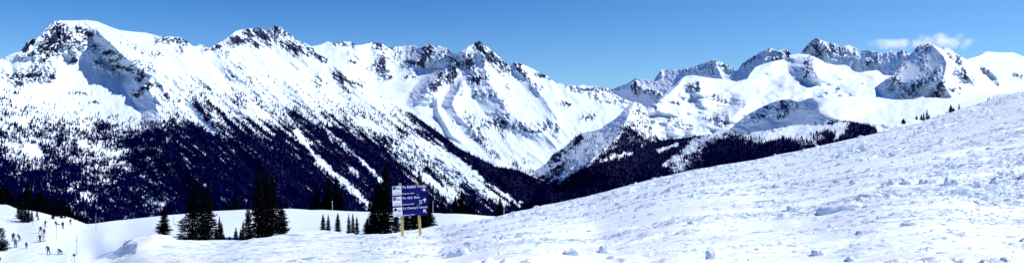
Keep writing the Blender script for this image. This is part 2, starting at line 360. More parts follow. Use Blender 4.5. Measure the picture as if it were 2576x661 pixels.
# ---------------------------------------------------------------- B: cirque and pyramid peak in the middle
B_top = [(700, 170), (770, 122)] + T(2, [(20, 88), (55, 84), (90, 70), (112, 60), (150, 68), (180, 68), (215, 60), (260, 62), (290, 85), (340, 80), (385, 66), (430, 68), (470, 85), (492, 103), (500, 95), (560, 92),
     (600, 88), (650, 85), (680, 102), (710, 90), (735, 73), (770, 90), (800, 85), (830, 96), (862, 105), (890, 130), (920, 133), (945, 118), (985, 90), (1020, 72), (1052, 55), (1080, 78), (1120, 108), (1180, 160),
     (1243, 212), (1268, 188), (1290, 192), (1320, 200), (1380, 228), (1440, 260), (1480, 276), (1500, 295), (1530, 320), (1560, 318), (1583, 335)]) + \
    T(4, [(150, 195), (250, 240), (320, 265), (400, 280), (470, 305), (520, 410), (560, 470), (620, 560)])
B_rock = TC(2, [(425, 90, 460, 250, 42, .74), (400, 220, 480, 260, 34, .7), (510, 110, 560, 200, 38, .62), (560, 210, 620, 190, 26, .72), (640, 110, 620, 160, 28, .6), (740, 100, 700, 180, 46, .78), (860, 120, 790, 165, 24, .72),
     (640, 190, 760, 180, 24, .75), (1060, 85, 1110, 160, 46, .78), (1110, 140, 1200, 220, 40, .74), (980, 160, 1000, 220, 36, .72), (900, 200, 860, 290, 42, .8), (820, 280, 760, 350, 36, .82), (1010, 290, 1080, 280, 34, .8),
     (940, 330, 960, 350, 24, .6), (930, 380, 960, 370, 14, .4), (255, 180, 285, 182, 14, .75), (605, 278, 650, 270, 20, .68), (250, 135, 300, 150, 16, .5), (1035, 380, 1150, 390, 24, .55), (1200, 420, 1215, 460, 16, .5),
     (1100, 560, 1220, 550, 40, .6), (1240, 560, 1380, 610, 30, .58), (1020, 590, 1080, 640, 34, .5), (1200, 600, 1220, 640, 26, .5), (1290, 220, 1330, 260, 20, .72), (1350, 285, 1370, 290, 12, .5), (1270, 195, 1330, 205, 10, .7),
     (1400, 330, 1430, 370, 20, .5), (1230, 330, 1245, 350, 10, .5), (1460, 570, 1440, 600, 24, .5), (1500, 560, 1530, 620, 24, .55), (1560, 440, 1586, 450, 16, .5), (640, 390, 740, 400, 16, .4), (1440, 262, 1500, 290, 12, .5),
     (150, 72, 280, 78, 12, .6), (70, 66, 110, 62, 8, .5), (980, 540, 1050, 560, 30, .42), (890, 560, 900, 600, 20, .3)]) + \
    TC(4, [(0, 180, 40, 190, 16, .5), (130, 260, 165, 270, 12, .5), (240, 330, 290, 325, 16, .5), (80, 350, 110, 390, 18, .55), (30, 360, 50, 370, 14, .5), (180, 185, 230, 192, 9, .6), (200, 200, 330, 190, 8, .5), (20, 120, 90, 140, 10, .6)])
B_rock = [(a, b, c, d, w, s * 1.08) for a, b, c, d, w, s in B_rock]
B_base = plane(1205, 103, 5400, -.12, .52)
def B_depth(U, V, H):
    D = B_base(U, V)
    D = D + 300 * np.exp(-((U - 985) / 95) ** 2 - ((V - 150) / 60) ** 2) * sst(850, 950, U)
    # steep cirque headwall
    vb = np.interp(U, [930, 985, 1030, 1080, 1140], [175, 178, 175, 165, 150])
    D = D - 150 * np.clip((vb - V) / 60, 0, 1) * sst(900, 930, U) * (1 - sst(1120, 1160, U)) * -1
    D = D + spur(U, V, T(2, [(385, 60, 100), (420, 120, 170), (470, 220, 190), (480, 290, 60), (480, 310, 0)]), 60, 22)
    D = D + spur(U, V, T(2, [(735, 70, 60), (690, 150, 80), (620, 230, 60), (560, 260, 0)]), 30, 18)
    # headwall of the cirque, turned away from the sun
    D = D + spur(U, V, T(2, [(930, 70, 170), (905, 95, 220), (890, 130, 240), (850, 152, 210), (780, 178, 140), (700, 205, 60), (640, 225, 0)]), 105, 90)
    # pyramid: summit rib, left buttress
    D = D + spur(U, V, T(2, [(1052, 50, 180), (1075, 110, 180), (1090, 240, 160), (1110, 300, 130), (1160, 380, 110), (1230, 500, 90), (1400, 620, 60), (1500, 720, 0)]), 62, 140)
    D = D + spur(U, V, T(2, [(985, 90, 60), (960, 150, 90), (900, 190, 120), (840, 260, 150), (760, 320, 150), (735, 350, 150), (715, 400, 110), (690, 440, 40), (680, 460, 0)]), 38, 60)
    D = D + spur(U, V, T(2, [(1010, 270, 0), (975, 290, 60), (945, 320, 100), (930, 360, 110), (900, 400, 90), (885, 450, 70), (920, 520, 60), (1000, 600, 40), (1080, 680, 0)]), 26, 60)
    D = D + spur(U, V, T(2, [(1268, 185, 60), (1330, 260, 70), (1400, 340, 50), (1500, 480, 40), (1580, 620, 0)]), 30, 80)
    D = D + spur(U, V, T(2, [(800, 390, 0), (790, 430, 40), (800, 500, 50), (880, 640, 40), (960, 700, 0)]), 12, 30)
    c, s = math.cos(math.radians(50)), math.sin(math.radians(50)); a = U * c + V * s; b = -U * s + V * c
    k = sst(1120, 1250, U)
    D = D - k * (20 * ridged(a / 170, b / 42, 2, 15) * (.4 + .6 * sst(-.2, .3, fbm(U / 90, V / 60, 2, 19))) + 4 * fbm(U / 14, V / 11, 3, 18)) - (1 - k) * 30 * fbm(U / 60, V / 30, 3, 16)
    return D + rough(U, V, B_rock, 15, 46, 21, .03) + rough(U, V, B_rock, 5, 10, 22, .02)
def jagB(us):
    w_ = np.interp(us, [790, 800, 815, 895, 900, 975, 980, 1100, 1140, 1200, 1215, 1290, 1400, 1420, 1480], [.3, 1.2, 1.6, 1, 2, 2, 2.6, 2.6, .5, 1, 2.6, 2, 1.2, 1.4, 1.8])
    return w_ * fbm(us / 6, us * 0, 3, 52) * 1.5
B_forc = [(1185, 330, 1215, 355, 6, .35), (1200, 350, 1245, 390, 8, .65), (1170, 290, 1190, 330, 10, .2), (1290, 415, 1300, 418, 6, .8), (1320, 405, 1330, 410, 7, .4), (1215, 360, 1260, 400, 4, .6), (1330, 430, 1370, 445, 5, .8)]
def B_for(U, V): return np.clip(caps(U, V, B_forc) * (.8 + 1.0 * fbm(U / 9, V / 12, 3, 33)), 0, 1)
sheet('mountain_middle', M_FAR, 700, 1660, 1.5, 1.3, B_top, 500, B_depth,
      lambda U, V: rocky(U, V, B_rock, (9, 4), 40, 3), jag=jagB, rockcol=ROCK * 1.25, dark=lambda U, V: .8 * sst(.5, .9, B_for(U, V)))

# ---------------------------------------------------------------- E1: far right crest in shade
E1_top = T(4, [(-60, 230), (60, 190), (150, 188), (190, 178), (250, 180), (300, 186), (345, 196), (380, 194), (440, 172), (470, 155), (487, 144), (530, 150), (570, 155), (592, 128), (612, 103), (660, 104), (720, 100), (760, 90), (805, 74), (815, 70),
     (860, 57), (900, 70), (925, 82), (945, 96), (970, 110), (985, 90), (1000, 70), (1050, 38), (1100, 10), (1130, 1), (1165, 15), (1200, 5), (1220, 12)]) + \
    T(5, [(20, 128), (40, 134), (62, 143), (90, 130), (130, 155), (145, 167), (170, 170), (192, 158), (215, 130), (240, 98), (275, 70), (310, 80), (350, 95), (400, 105), (440, 118), (460, 111), (480, 112), (520, 128), (548, 140), (600, 140), (660, 155),
     (700, 158), (720, 142), (738, 142), (755, 152), (790, 138), (815, 150), (840, 160), (900, 170), (1100, 190), (1300, 260), (1600, 330)])
E1_rock = TC(5, [(265, 100, 300, 160, 32, .82), (330, 110, 350, 150, 24, .7), (300, 90, 470, 150, 24, .5), (380, 150, 500, 170, 24, .52), (590, 215, 640, 200, 20, .55), (600, 150, 660, 170, 14, .45), (790, 150, 820, 190, 20, .55), (700, 160, 760, 170, 12, .4),
     (60, 160, 110, 150, 20, .5), (10, 140, 40, 150, 12, .5), (215, 140, 240, 110, 12, .7), (20, 190, 60, 190, 14, .5)]) + \
    TC(4, [(478, 170, 490, 215, 16, .75), (500, 190, 560, 215, 14, .65), (560, 215, 600, 225, 12, .6), (850, 65, 950, 100, 16, .6), (740, 110, 860, 100, 24, .4), (820, 80, 840, 110, 14, .4), (1000, 78, 1060, 42, 12, .7), (1080, 15, 1180, 20, 14, .6),
     (1180, 40, 1220, 30, 18, .6), (600, 110, 612, 130, 8, .6), (350, 200, 400, 200, 8, .4)])
def E1_depth(U, V, H):
    D = plane(1900, 150, 8000, .62, 1.0)(U, V)
    D = D + spur(U, V, T(4, [(487, 140, 160), (500, 200, 180), (600, 275, 60), (640, 300, 0)]), 66, 160)
    D = D + spur(U, V, T(4, [(860, 50, 120), (880, 100, 160), (910, 170, 120), (930, 250, 0)]), 90, 26)
    D = D + spur(U, V, T(4, [(1130, 0, 160), (1100, 60, 170), (1020, 150, 130), (960, 250, 0)]), 70, 60)
    D = D + spur(U, V, T(5, [(275, 65, 140), (330, 120, 160), (360, 200, 140), (420, 300, 0)]), 50, 80)
    D = D - 20 * ridged(U / 40, V / 120, 3, 25) * sst(2000, 2050, U)
    return D + rough(U, V, E1_rock, 16, 90, 26, .12) + rough(U, V, E1_rock, 5, 22, 27, .06)
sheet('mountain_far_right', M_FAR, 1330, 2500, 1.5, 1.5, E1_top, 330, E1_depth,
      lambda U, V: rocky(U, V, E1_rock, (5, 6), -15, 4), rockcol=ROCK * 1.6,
      jag=lambda u: np.interp(u, [1430, 1440, 1600, 1650, 1720, 1800, 1850, 2000, 2060, 2070, 2200, 2300], [1.5, 1.5, 1, .4, .6, 2, 2, 2, .8, .6, 1.2, 1.6]) * fbm(u / 6, u * 0, 3, 53))

R_top = T(4, [(40, 210), (110, 176), (135, 188), (150, 189), (165, 181), (190, 177), (205, 181), (222, 179), (238, 176), (262, 182), (285, 181), (300, 185), (318, 186), (332, 193), (345, 190), (365, 197), (380, 214), (420, 238), (480, 262), (560, 290), (700, 330)])
R_rock = TC(4, [(180, 190, 230, 196, 12, .75), (250, 195, 330, 195, 10, .7), (340, 200, 365, 205, 8, .6)])
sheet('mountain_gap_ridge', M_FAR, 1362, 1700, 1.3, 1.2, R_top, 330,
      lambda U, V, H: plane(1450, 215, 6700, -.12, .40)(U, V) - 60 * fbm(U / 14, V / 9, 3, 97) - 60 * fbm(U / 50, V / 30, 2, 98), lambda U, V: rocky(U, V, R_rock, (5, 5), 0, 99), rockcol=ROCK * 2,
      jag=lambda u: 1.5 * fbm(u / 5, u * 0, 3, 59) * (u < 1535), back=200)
# ---------------------------------------------------------------- F: smooth white dome at far right
F_top = T(5, [(1050, 235), (1150, 200), (1200, 184), (1240, 175), (1262, 162), (1290, 147), (1320, 150), (1345, 152), (1400, 153), (1440, 152), (1480, 166), (1511, 180), (1600, 215), (1800, 270), (2100, 350)])
F_rock = TC(5, [(1250, 165, 1300, 152, 8, .75), (1455, 280, 1511, 295, 14, .7), (1511, 300, 1560, 310, 14, .7)])
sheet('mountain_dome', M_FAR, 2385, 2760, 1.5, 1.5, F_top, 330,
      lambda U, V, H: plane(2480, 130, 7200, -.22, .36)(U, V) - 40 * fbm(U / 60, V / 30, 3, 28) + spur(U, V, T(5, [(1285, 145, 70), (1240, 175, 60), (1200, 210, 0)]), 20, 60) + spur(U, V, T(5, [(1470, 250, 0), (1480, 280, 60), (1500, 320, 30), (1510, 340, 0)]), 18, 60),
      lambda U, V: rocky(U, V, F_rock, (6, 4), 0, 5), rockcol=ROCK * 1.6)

# ---------------------------------------------------------------- E2: glacier domes in the sun
E2_top = T(4, [(380, 420), (470, 330), (530, 290), (560, 272), (580, 262), (620, 225), (660, 185), (690, 162), (705, 148), (725, 134), (760, 130), (810, 138), (860, 146), (930, 150), (965, 161), (1000, 152), (1020, 148), (1035, 120), (1060, 90), (1100, 75), (1150, 62), (1220, 48)]) + \
    T(5, [(60, 178), (120, 168), (180, 160), (240, 166), (262, 175), (300, 192), (340, 215), (400, 228), (450, 226), (480, 238), (500, 262), (530, 272), (580, 264), (640, 258), (655, 264), (680, 286), (720, 290), (760, 292), (900, 330), (1100, 400), (1500, 500)])
E2_rock = TC(4, [(745, 190, 790, 195, 13, .78), (785, 160, 785, 185, 8, .6), (855, 230, 910, 245, 22, .52), (885, 330, 900, 370, 24, .55), (820, 330, 840, 340, 14, .45), (560, 272, 590, 285, 9, .8), (660, 255, 690, 265, 14, .5), (680, 370, 750, 385, 14, .5), (985, 270, 1000, 275, 10, .5), (700, 230, 720, 240, 12, .4), (650, 340, 700, 350, 20, .3), (520, 290, 530, 400, 30, .4)]) + \
    TC(5, [(245, 190, 230, 215, 15, .82), (215, 230, 215, 260, 18, .8), (230, 270, 215, 300, 22, .8), (330, 390, 420, 370, 18, .42), (430, 405, 440, 410, 10, .6), (540, 345, 560, 340, 10, .4), (60, 410, 120, 415, 8, .4)])
def E2_depth(U, V, H):
    D = plane(1800, 200, 6300, -.10, .30)(U, V)
    D = D + spur(U, V, T(4, [(722, 125, 150), (700, 165, 330), (650, 215, 300), (600, 255, 200), (560, 300, 100), (520, 330, 0)]), 34, 120)
    D = D + spur(U, V, T(4, [(790, 140, 0), (800, 190, 60), (830, 300, 80), (870, 400, 0)]), 40, 40)
    D = D + spur(U, V, T(5, [(185, 155, 0), (225, 180, 330), (262, 200, 450), (262, 240, 500), (290, 290, 420), (310, 330, 160), (330, 360, 0)]), 64, 90)
    D = D + spur(U, V, T(4, [(990, 200, 0), (1010, 270, 230), (960, 320, 260), (930, 360, 0)]), 40, 70)
    D = D + spur(U, V, T(4, [(930, 280, 0), (930, 320, 200), (940, 370, 160), (900, 410, 0)]), 40, 30)
    D = D + spur(U, V, T(5, [(400, 330, 0), (340, 370, 70), (330, 410, 80), (320, 430, 0)]), 30, 40)
    D = D - 190 * fbm(U / 90 , V / 45, 3, 29) - 40 * fbm(U / 30, V / 12, 3, 30)
    return D + rough(U, V, E2_rock, 12, 60, 31, .04) + rough(U, V, E2_rock, 5, 18, 32, .03)
sheet('mountain_glacier', M_FAR, 1500, 2520, 1.5, 1.3, E2_top, 380, E2_depth,
      lambda U, V: rocky(U, V, E2_rock, (5, 5), 10, 6), rockcol=ROCK * 1.5, back=200, backdrop=1.2)

# ---------------------------------------------------------------- E3: dark-faced pyramid on the right
E3_top = T(5, [(520, 440), (560, 410), (590, 385), (640, 352), (700, 308), (735, 290), (760, 262), (790, 222), (830, 172), (855, 150), (880, 120), (900, 107), (920, 101), (950, 98), (975, 106), (995, 118), (1012, 130), (1030, 123), (1050, 122), (1065, 127), (1100, 155),
     (1150, 182), (1200, 212), (1240, 222), (1270, 232), (1310, 252), (1350, 290), (1400, 330), (1450, 352), (1511, 370), (1700, 420), (2000, 480)])
E3_rock = TC(5, [(880, 125, 970, 115, 22, .62), (860, 160, 880, 175, 18, .5), (750, 290, 715, 370, 26, .62), (800, 230, 780, 260, 20, .5), (770, 340, 800, 370, 22, .6), (930, 320, 850, 370, 30, .72), (980, 300, 940, 320, 22, .66), (820, 390, 860, 400, 26, .7), (770, 410, 800, 420, 16, .5),
     (1000, 270, 1010, 250, 14, .6), (1030, 340, 1000, 400, 30, .72), (1070, 370, 1130, 370, 22, .7), (950, 400, 1010, 410, 24, .66), (1110, 270, 1200, 310, 24, .74), (1150, 250, 1180, 290, 18, .6), (1070, 160, 1120, 190, 22, .66), (1120, 200, 1165, 225, 16, .75), (1040, 128, 1070, 140, 12, .7),
     (1270, 245, 1300, 265, 12, .7), (1310, 265, 1345, 290, 12, .6), (930, 190, 900, 210, 16, .5), (930, 235, 920, 240, 12, .5), (900, 150, 870, 200, 20, .4), (1350, 330, 1360, 340, 10, .4), (1120, 320, 1130, 330, 12, .5)])
def E3_depth(U, V, H):
    D = plane(2340, 110, 5600, -.14, .50)(U, V)
    D = D + spur(U, V, T(5, [(960, 90, 430), (985, 125, 620), (1035, 175, 760), (1056, 215, 800), (1048, 260, 750), (1030, 330, 640), (1060, 380, 520), (1100, 440, 360)]), np.interp(V, [110, 150, 200], [80, 120, 175]), 80, .9)
    D = D + spur(U, V, T(5, [(870, 110, 0), (900, 180, 8), (985, 290, 14), (900, 360, 14), (800, 400, 8), (740, 440, 0)]), 26, 26)
    D = D + spur(U, V, T(5, [(1040, 120, 60), (1110, 190, 90), (1180, 290, 110), (1210, 330, 70), (1260, 400, 0)]), 26, 60)
    D = D + spur(U, V, T(5, [(1285, 235, 70), (1300, 260, 70), (1350, 300, 60), (1380, 360, 0)]), 16, 70)
    return D + rough(U, V, E3_rock, 14, 50, 36, .06) + rough(U, V, E3_rock, 5, 18, 37, .05)
sheet('mountain_pyramid', M_FAR, 2150, 2760, 1.4, 1.3, E3_top, 380, E3_depth,
      lambda U, V: rocky(U, V, E3_rock, (5, 5), -40, 7), rockcol=ROCK * 1.6, back=300,
      jag=lambda u: np.interp(u, [2200, 2280, 2300, 2360, 2400, 2430, 2600], [.5, 1, 1.4, 1.6, 1.2, .4, .3]) * fbm(u / 6, u * 0, 3, 54))

# ---------------------------------------------------------------- E4: rolling bench below them
E4_top = T(4, [(820, 470), (880, 420), (930, 392), (960, 365), (1000, 332), (1040, 306), (1080, 285), (1120, 268)]) + \
    T(5, [(0, 456), (30, 446), (60, 436), (90, 430), (130, 430), (160, 438), (185, 444), (205, 436), (235, 424), (260, 418), (300, 420), (350, 421), (400, 415), (440, 411), (500, 412), (545, 409), (600, 413), (660, 418), (700, 426), (745, 432), (790, 432),
     (860, 428), (890, 418), (920, 412), (950, 412), (1000, 421), (1060, 424), (1100, 414), (1170, 405), (1250, 400), (1310, 402), (1400, 395), (1511, 380), (1800, 360)])
E4_rock = TC(5, [(50, 490, 60, 520, 22, .74), (90, 450, 110, 520, 22, .74), (120, 445, 160, 455, 22, .76), (130, 470, 105, 530, 18, .7), (210, 450, 240, 480, 20, .52), (210, 490, 230, 500, 14, .5), (0, 470, 10, 480, 14, .7), (20, 520, 40, 500, 20, .4)]) + \
    TC(4, [(1050, 330, 1100, 310, 22, .66), (1105, 275, 1115, 300, 14, .7), (1150, 290, 1220, 285, 24, .62), (1010, 350, 1040, 345, 16, .5), (1210, 260, 1220, 320, 14, .7)])
E4_inv = tps_inv([(1800, 400, 4550), (1800, 340, 4800), (1850, 320, 4700), (1930, 262, 4600), (1930, 310, 4450), (1980, 250, 4350), (2000, 320, 4050), (2045, 250, 3950), (2060, 300, 3600), (2200, 250, 4150), (2200, 320, 3500), (2300, 245, 4300), (2300, 320, 3500), (2450, 238, 4500), (2450, 300, 3800), (2700, 225, 4600), (2700, 320, 3800), (1900, 400, 4200), (2200, 400, 3000), (2600, 400, 3100)])
def E4_depth(U, V, H):
    D = E4_inv(U, V)
    D = D + spur(U, V, T(5, [(255, 410, 60), (285, 440, 120), (300, 480, 130), (230, 530, 110), (190, 560, 80), (100, 620, 60)]), 60, 90, 1)
    D = D + spur(U, V, T(5, [(520, 430, 0), (520, 460, 26), (520, 490, 0)]), 14, 20)
    D = D + spur(U, V, T(5, [(660, 520, 0), (640, 545, 50), (680, 580, 60), (720, 600, 0)]), 60, 60)
    D = D - 60 * fbm(U / 70, V / 26, 3, 39)
    return D + rough(U, V, E4_rock, 12, 40, 43, .03) + rough(U, V, E4_rock, 5, 12, 44, .03)
sheet('mountain_bench', M_FAR, 1700, 2760, 1.5, 1.2, E4_top, 400, E4_depth, lambda U, V: rocky(U, V, E4_rock, (5, 5), 60, 8), rockcol=ROCK * 1.4, back=300, backdrop=.6)

# ---------------------------------------------------------------- D: wooded spur across the valley and the knoll
D_top = [(1300, 500), (1335, 445)] + T(4, [(0, 590), (20, 575), (40, 566), (70, 540), (85, 515), (100, 500), (140, 478), (150, 470), (190, 430), (220, 412), (250, 400), (285, 395), (320, 385), (350, 362), (380, 345), (410, 320), (440, 285), (470, 262), (480, 258), (495, 258),
     (515, 268), (530, 285), (545, 305), (565, 380), (590, 425), (610, 440), (650, 432), (700, 430), (770, 420), (850, 410), (880, 395), (920, 385), (935, 392), (960, 405), (1000, 412), (1050, 400), (1100, 395), (1150, 385), (1220, 372)]) + \
    T(5, [(10, 612), (50, 596), (100, 588), (150, 582), (210, 580), (290, 572), (330, 575), (380, 562), (440, 555), (500, 560), (560, 573), (610, 585), (635, 598), (645, 615), (648, 635), (700, 680), (900, 760)])
D_rock = TC(4, [(500, 280, 540, 350, 26, .6), (440, 300, 480, 360, 24, .4), (380, 360, 420, 380, 20, .35), (720, 440, 780, 440, 20, .3), (650, 520, 780, 450, 40, .4), (780, 470, 880, 420, 30, .35), (300, 430, 350, 470, 40, .35), (200, 520, 300, 470, 40, .3)])
def D_depth(U, V, H):
    D = tps_inv([(1340, 450, 3300), (1380, 480, 3000), (1590, 258, 4000), (1500, 400, 3150), (1500, 330, 3700), (1640, 350, 3550), (1650, 480, 2650), (1450, 520, 2750), (1750, 345, 3450), (1800, 440, 2500), (1830, 330, 3300), (1930, 400, 2350), (2000, 320, 3000), (2150, 305, 2900), (2150, 380, 2300), (2250, 420, 2250)])(U, V)
    D = D + spur(U, V, T(4, [(485, 250, 330), (455, 320, 420), (420, 400, 400), (330, 490, 330), (220, 580, 260), (80, 660, 140)]), 110, 160)
    D = D + spur(U, V, T(4, [(900, 380, 60), (800, 450, 80), (720, 500, 70), (600, 580, 60), (560, 640, 40)]), 50, 60)
    D = D - 26 * fbm(U / 40, V / 20, 3, 47) - 12 * ridged((U + V) / 18, (V - U) / 60, 3, 48)
    return D + rough(U, V, D_rock, 12, 26, 49, .03)
D_bias = tps([(1340, 440, -.3), (1345, 455, .8), (1390, 480, 1.1), (1370, 430, -.2), (1420, 440, .1), (1420, 380, -.3), (1450, 350, .3), (1400, 415, .6), (1480, 350, -.35), (1460, 400, -.45), (1450, 440, .9), (1500, 440, 1.2), (1500, 380, -.1), (1540, 330, -.5), (1590, 262, -.8), (1560, 310, -.5), (1580, 320, .05),
     (1600, 350, .3), (1620, 320, -.15), (1560, 360, .6), (1550, 385, .35), (1520, 390, .5), (1640, 345, -.1), (1660, 360, .7), (1640, 380, .9), (1600, 420, 1.2), (1700, 350, .6), (1720, 350, .5), (1770, 335, .3), (1700, 390, 1.1), (1800, 330, -.3), (1750, 370, .1), (1700, 400, .2), (1660, 430, 1.0),
     (1790, 400, 1.1), (1850, 380, 1.1), (1840, 345, .35), (1900, 340, -.3), (1880, 325, -.35), (1950, 322, -.2), (1940, 370, .9), (1990, 370, .8), (2040, 325, -.5), (2060, 310, .1), (2100, 305, .35), (2120, 320, .0), (2090, 345, .6), (2150, 325, .8), (2180, 330, .9), (2120, 370, .9), (2030, 345, -.2), (1700, 480, 1.1), (1500, 520, 1.2), (2200, 320, .8)])
D_clear = TC(4, [(920, 395, 800, 440, 12, .8), (800, 440, 720, 500, 20, .8), (720, 500, 620, 560, 13, .75), (600, 490, 680, 460, 9, .8), (240, 420, 330, 395, 10, .5), (380, 400, 300, 500, 24, .3), (300, 500, 160, 600, 22, .35), (160, 600, 70, 640, 7, .6), (30, 600, 140, 540, 9, .7), (330, 540, 470, 500, 12, .4), (1080, 400, 1060, 420, 10, .8), (1110, 430, 1220, 400, 16, .8)]) + \
    TC(5, [(400, 580, 470, 575, 14, .9), (300, 600, 430, 600, 14, .7), (100, 620, 250, 610, 10, .5), (430, 620, 400, 660, 12, .8), (60, 640, 150, 650, 10, .5)])
D_band = TC(4, [(90, 520, 140, 490, 10, .8), (150, 500, 250, 410, 10, .6), (260, 400, 265, 400, 8, .5), (620, 440, 850, 412, 7, .7), (440, 380, 560, 460, 16, .35)]) + TC(5, [(180, 583, 480, 562, 4, .9), (460, 570, 640, 610, 14, .8), (480, 560, 640, 600, 6, .6), (480, 640, 640, 620, 20, .6)])
def D_for(U, V):
    n = fbm(U / 16, V / 8, 4, 34)
    d = np.minimum(D_bias(U, V), .85) + .7 * n + .35 * fbm(U / 5, V / 5, 2, 96) - 1.5 * caps(U + 9 * fbm(U / 14, V / 14, 3, 93), V + 7 * fbm(U / 14, V / 14, 3, 94), D_clear, 1.5) + .8 * caps(U, V, D_band)
    top = np.interp(U, [p[0] for p in D_top], [p[1] for p in D_top])
    return np.clip(sst(-.6, .7, d) ** 1.4, 0, 1) * (V > top + .8)
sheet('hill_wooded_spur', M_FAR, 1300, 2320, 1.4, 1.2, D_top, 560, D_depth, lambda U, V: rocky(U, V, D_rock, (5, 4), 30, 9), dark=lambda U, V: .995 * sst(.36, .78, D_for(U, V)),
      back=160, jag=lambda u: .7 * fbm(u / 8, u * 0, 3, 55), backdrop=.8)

# valley floor closing the gap below the slopes
me = bpy.data.meshes.new('valley_floor')
me.from_pydata([(-9000, 600, -620), (12000, 600, -620), (30000, 30000, -620), (-30000, 30000, -620)], [], [(0, 1, 2, 3)]); 
tag(link('valley_floor', me, mat_simple('valley_snow', (.8, .83, .9), .8, .05, .01)), kind='structure')

# ================================================================== FAR FOREST
def cone_field(name, label, u0, u1, v0, v1, n, dens, depth, top, hgt, seed, mat, keep=None, group=None):
    r = np.random.default_rng(seed)
    U = r.uniform(u0, u1, n); V = r.uniform(v0, v1, n)
    d = dens(U, V); tv = np.interp(U, [p[0] for p in top], [p[1] for p in top])
    ok = (r.uniform(0, 1, n) < d) & (V > tv); U = U[ok]; V = V[ok]; tv = tv[ok]
    D = depth(U, V, V - tv)
    h = hgt(D, r.uniform(0, 1, len(U)))
    X = (U - CU) / F * D; Zz = CAMZ + (CV - V) / F * D
    if keep is not None:
        k = keep(U, V, D, h)
        kept = np.stack([X, D, Zz, h], -1)[k]; X = X[~k]; D = D[~k]; Zz = Zz[~k]; h = h[~k]
    else: kept = None
    m = len(X); rad = h * r.uniform(.11, .19, m); a0 = r.uniform(0, 6.28, m)
    lean = r.normal(0, .03, (m, 2)) * h[:, None]
    Vt = np.zeros((m, 5, 3))
    for k in range(4):
        rr = rad * r.uniform(.7, 1.3, m)
        Vt[:, k, 0] = X + rr * np.cos(a0 + k * 1.57); Vt[:, k, 1] = D + rr * np.sin(a0 + k * 1.57); Vt[:, k, 2] = Zz - .06 * h + r.uniform(-.05, .08, m) * h
    Vt[:, 4, 0] = X + lean[:, 0]; Vt[:, 4, 1] = D + lean[:, 1]; Vt[:, 4, 2] = Zz + h
    base = np.arange(m)[:, None, None] * 5
    Tq = (np.array([[0, 1, 4], [1, 2, 4], [2, 3, 4], [3, 0, 4]])[None] + base).reshape(-1, 3)
    me = fast_mesh(name, Vt.reshape(-1, 3), Tq, False); me.materials.append(mat)
    o = bpy.data.objects.new(name, me); COL.objects.link(o); tag(o, label, 'forest', None, 'stuff')
    return kept, m
def hA(D, r): return 5.5 + 8 * r ** 1.4 
nA = 190000
KEEP_A = []
def keepA(U, V, D, h):
    sz = h / D * ((U > -5) & (U < 2580)) * ((V < 545))
    k = np.zeros(len(U), bool); k[np.argsort(-sz)[:150]] = True
    return k
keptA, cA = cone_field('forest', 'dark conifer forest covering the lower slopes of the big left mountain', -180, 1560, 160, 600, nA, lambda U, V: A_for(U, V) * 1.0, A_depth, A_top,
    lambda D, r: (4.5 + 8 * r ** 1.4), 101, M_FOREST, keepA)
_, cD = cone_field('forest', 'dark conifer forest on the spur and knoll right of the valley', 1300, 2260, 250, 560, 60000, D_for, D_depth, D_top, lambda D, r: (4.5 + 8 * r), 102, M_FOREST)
_, cB = cone_field('forest', 'thin strips of small conifers at the foot of the middle peak', 1150, 1380, 270, 460, 6000, B_for, B_depth, B_top, lambda D, r: (7 + 9 * r), 103, M_FOREST)
print('cones', cA, cD, cB)
# ================================================================== BENCH WITH THE PISTE
H_top = [(-120, 505), (0, 514)] + T(7, [(60, 72), (130, 100), (200, 118), (280, 128), (380, 140), (480, 168), (560, 192), (640, 186), (720, 205), (790, 240), (850, 262), (870, 268), (960, 262), (1050, 250), (1180, 235), (1290, 222)]) + \
    [(360, 547), (400, 542), (460, 537), (520, 531), (600, 527), (700, 524), (740, 524.5), (780, 528), (810, 527), (860, 529), (930, 531), (1050, 534), (1150, 537), (1240, 543), (1300, 549), (1500, 565)]
H_inv = tps_inv([(-60, 508, 262), (0, 515, 255), (100, 530, 240), (150, 545, 236), (215, 563, 232), (320, 552, 250), (450, 538, 272), (600, 527, 285), (720, 524, 292), (900, 530, 296), (1050, 534, 298), (1240, 543, 300), (1400, 555, 300),
     (0, 600, 186), (100, 590, 193), (150, 564, 216), (110, 608, 185), (120, 640, 174), (60, 625, 178), (200, 640, 175), (260, 600, 193), (0, 661, 166), (240, 661, 168), (330, 600, 190), (400, 592, 186), (480, 603, 174), (560, 606, 172), (600, 604, 175), (680, 600, 178), (760, 595, 182),
     (850, 582, 190), (900, 588, 182), (960, 591, 172), (1000, 586, 176), (1080, 572, 186), (1200, 560, 210), (0, 556, 214), (40, 570, 206)])
def H_depth(U, V, H): return H_inv(U, V)
def H_disp(X, Y, Zz, U, V):
    z = .30 * fbm(X / 22, Y / 22, 3, 60)
    bank = np.exp(-((U - 25) / 60) ** 2 - ((V - 545) / 14) ** 2)
    z = z + bank * .9 * fbm(X / 5, Y / 7, 3, 61)
    rut = sst(0, 30, 205 - U) * sst(555, 590, V)
    z = z + rut * (.05 * pn(X / .8, Y / 14, 62) + .05 * fbm(X / 1.5, Y / 4, 3, 63))
    z = z + .12 * np.exp(-((U - (150 + (V - 575) * .35)) / 6) ** 2) * (V > 560) * fbm(X / .8, Y / 1.6, 3, 64) * 2.5
    return 0 * X, 0 * X, z
M_MID = mat_terrain('piste_snow', 1.2, .06, .3)
sheet('snow_bench', M_MID, -120, 1500, 2.0, 1.0, H_top, 700, H_depth, None, disp=H_disp, back=60, backdrop=.75)

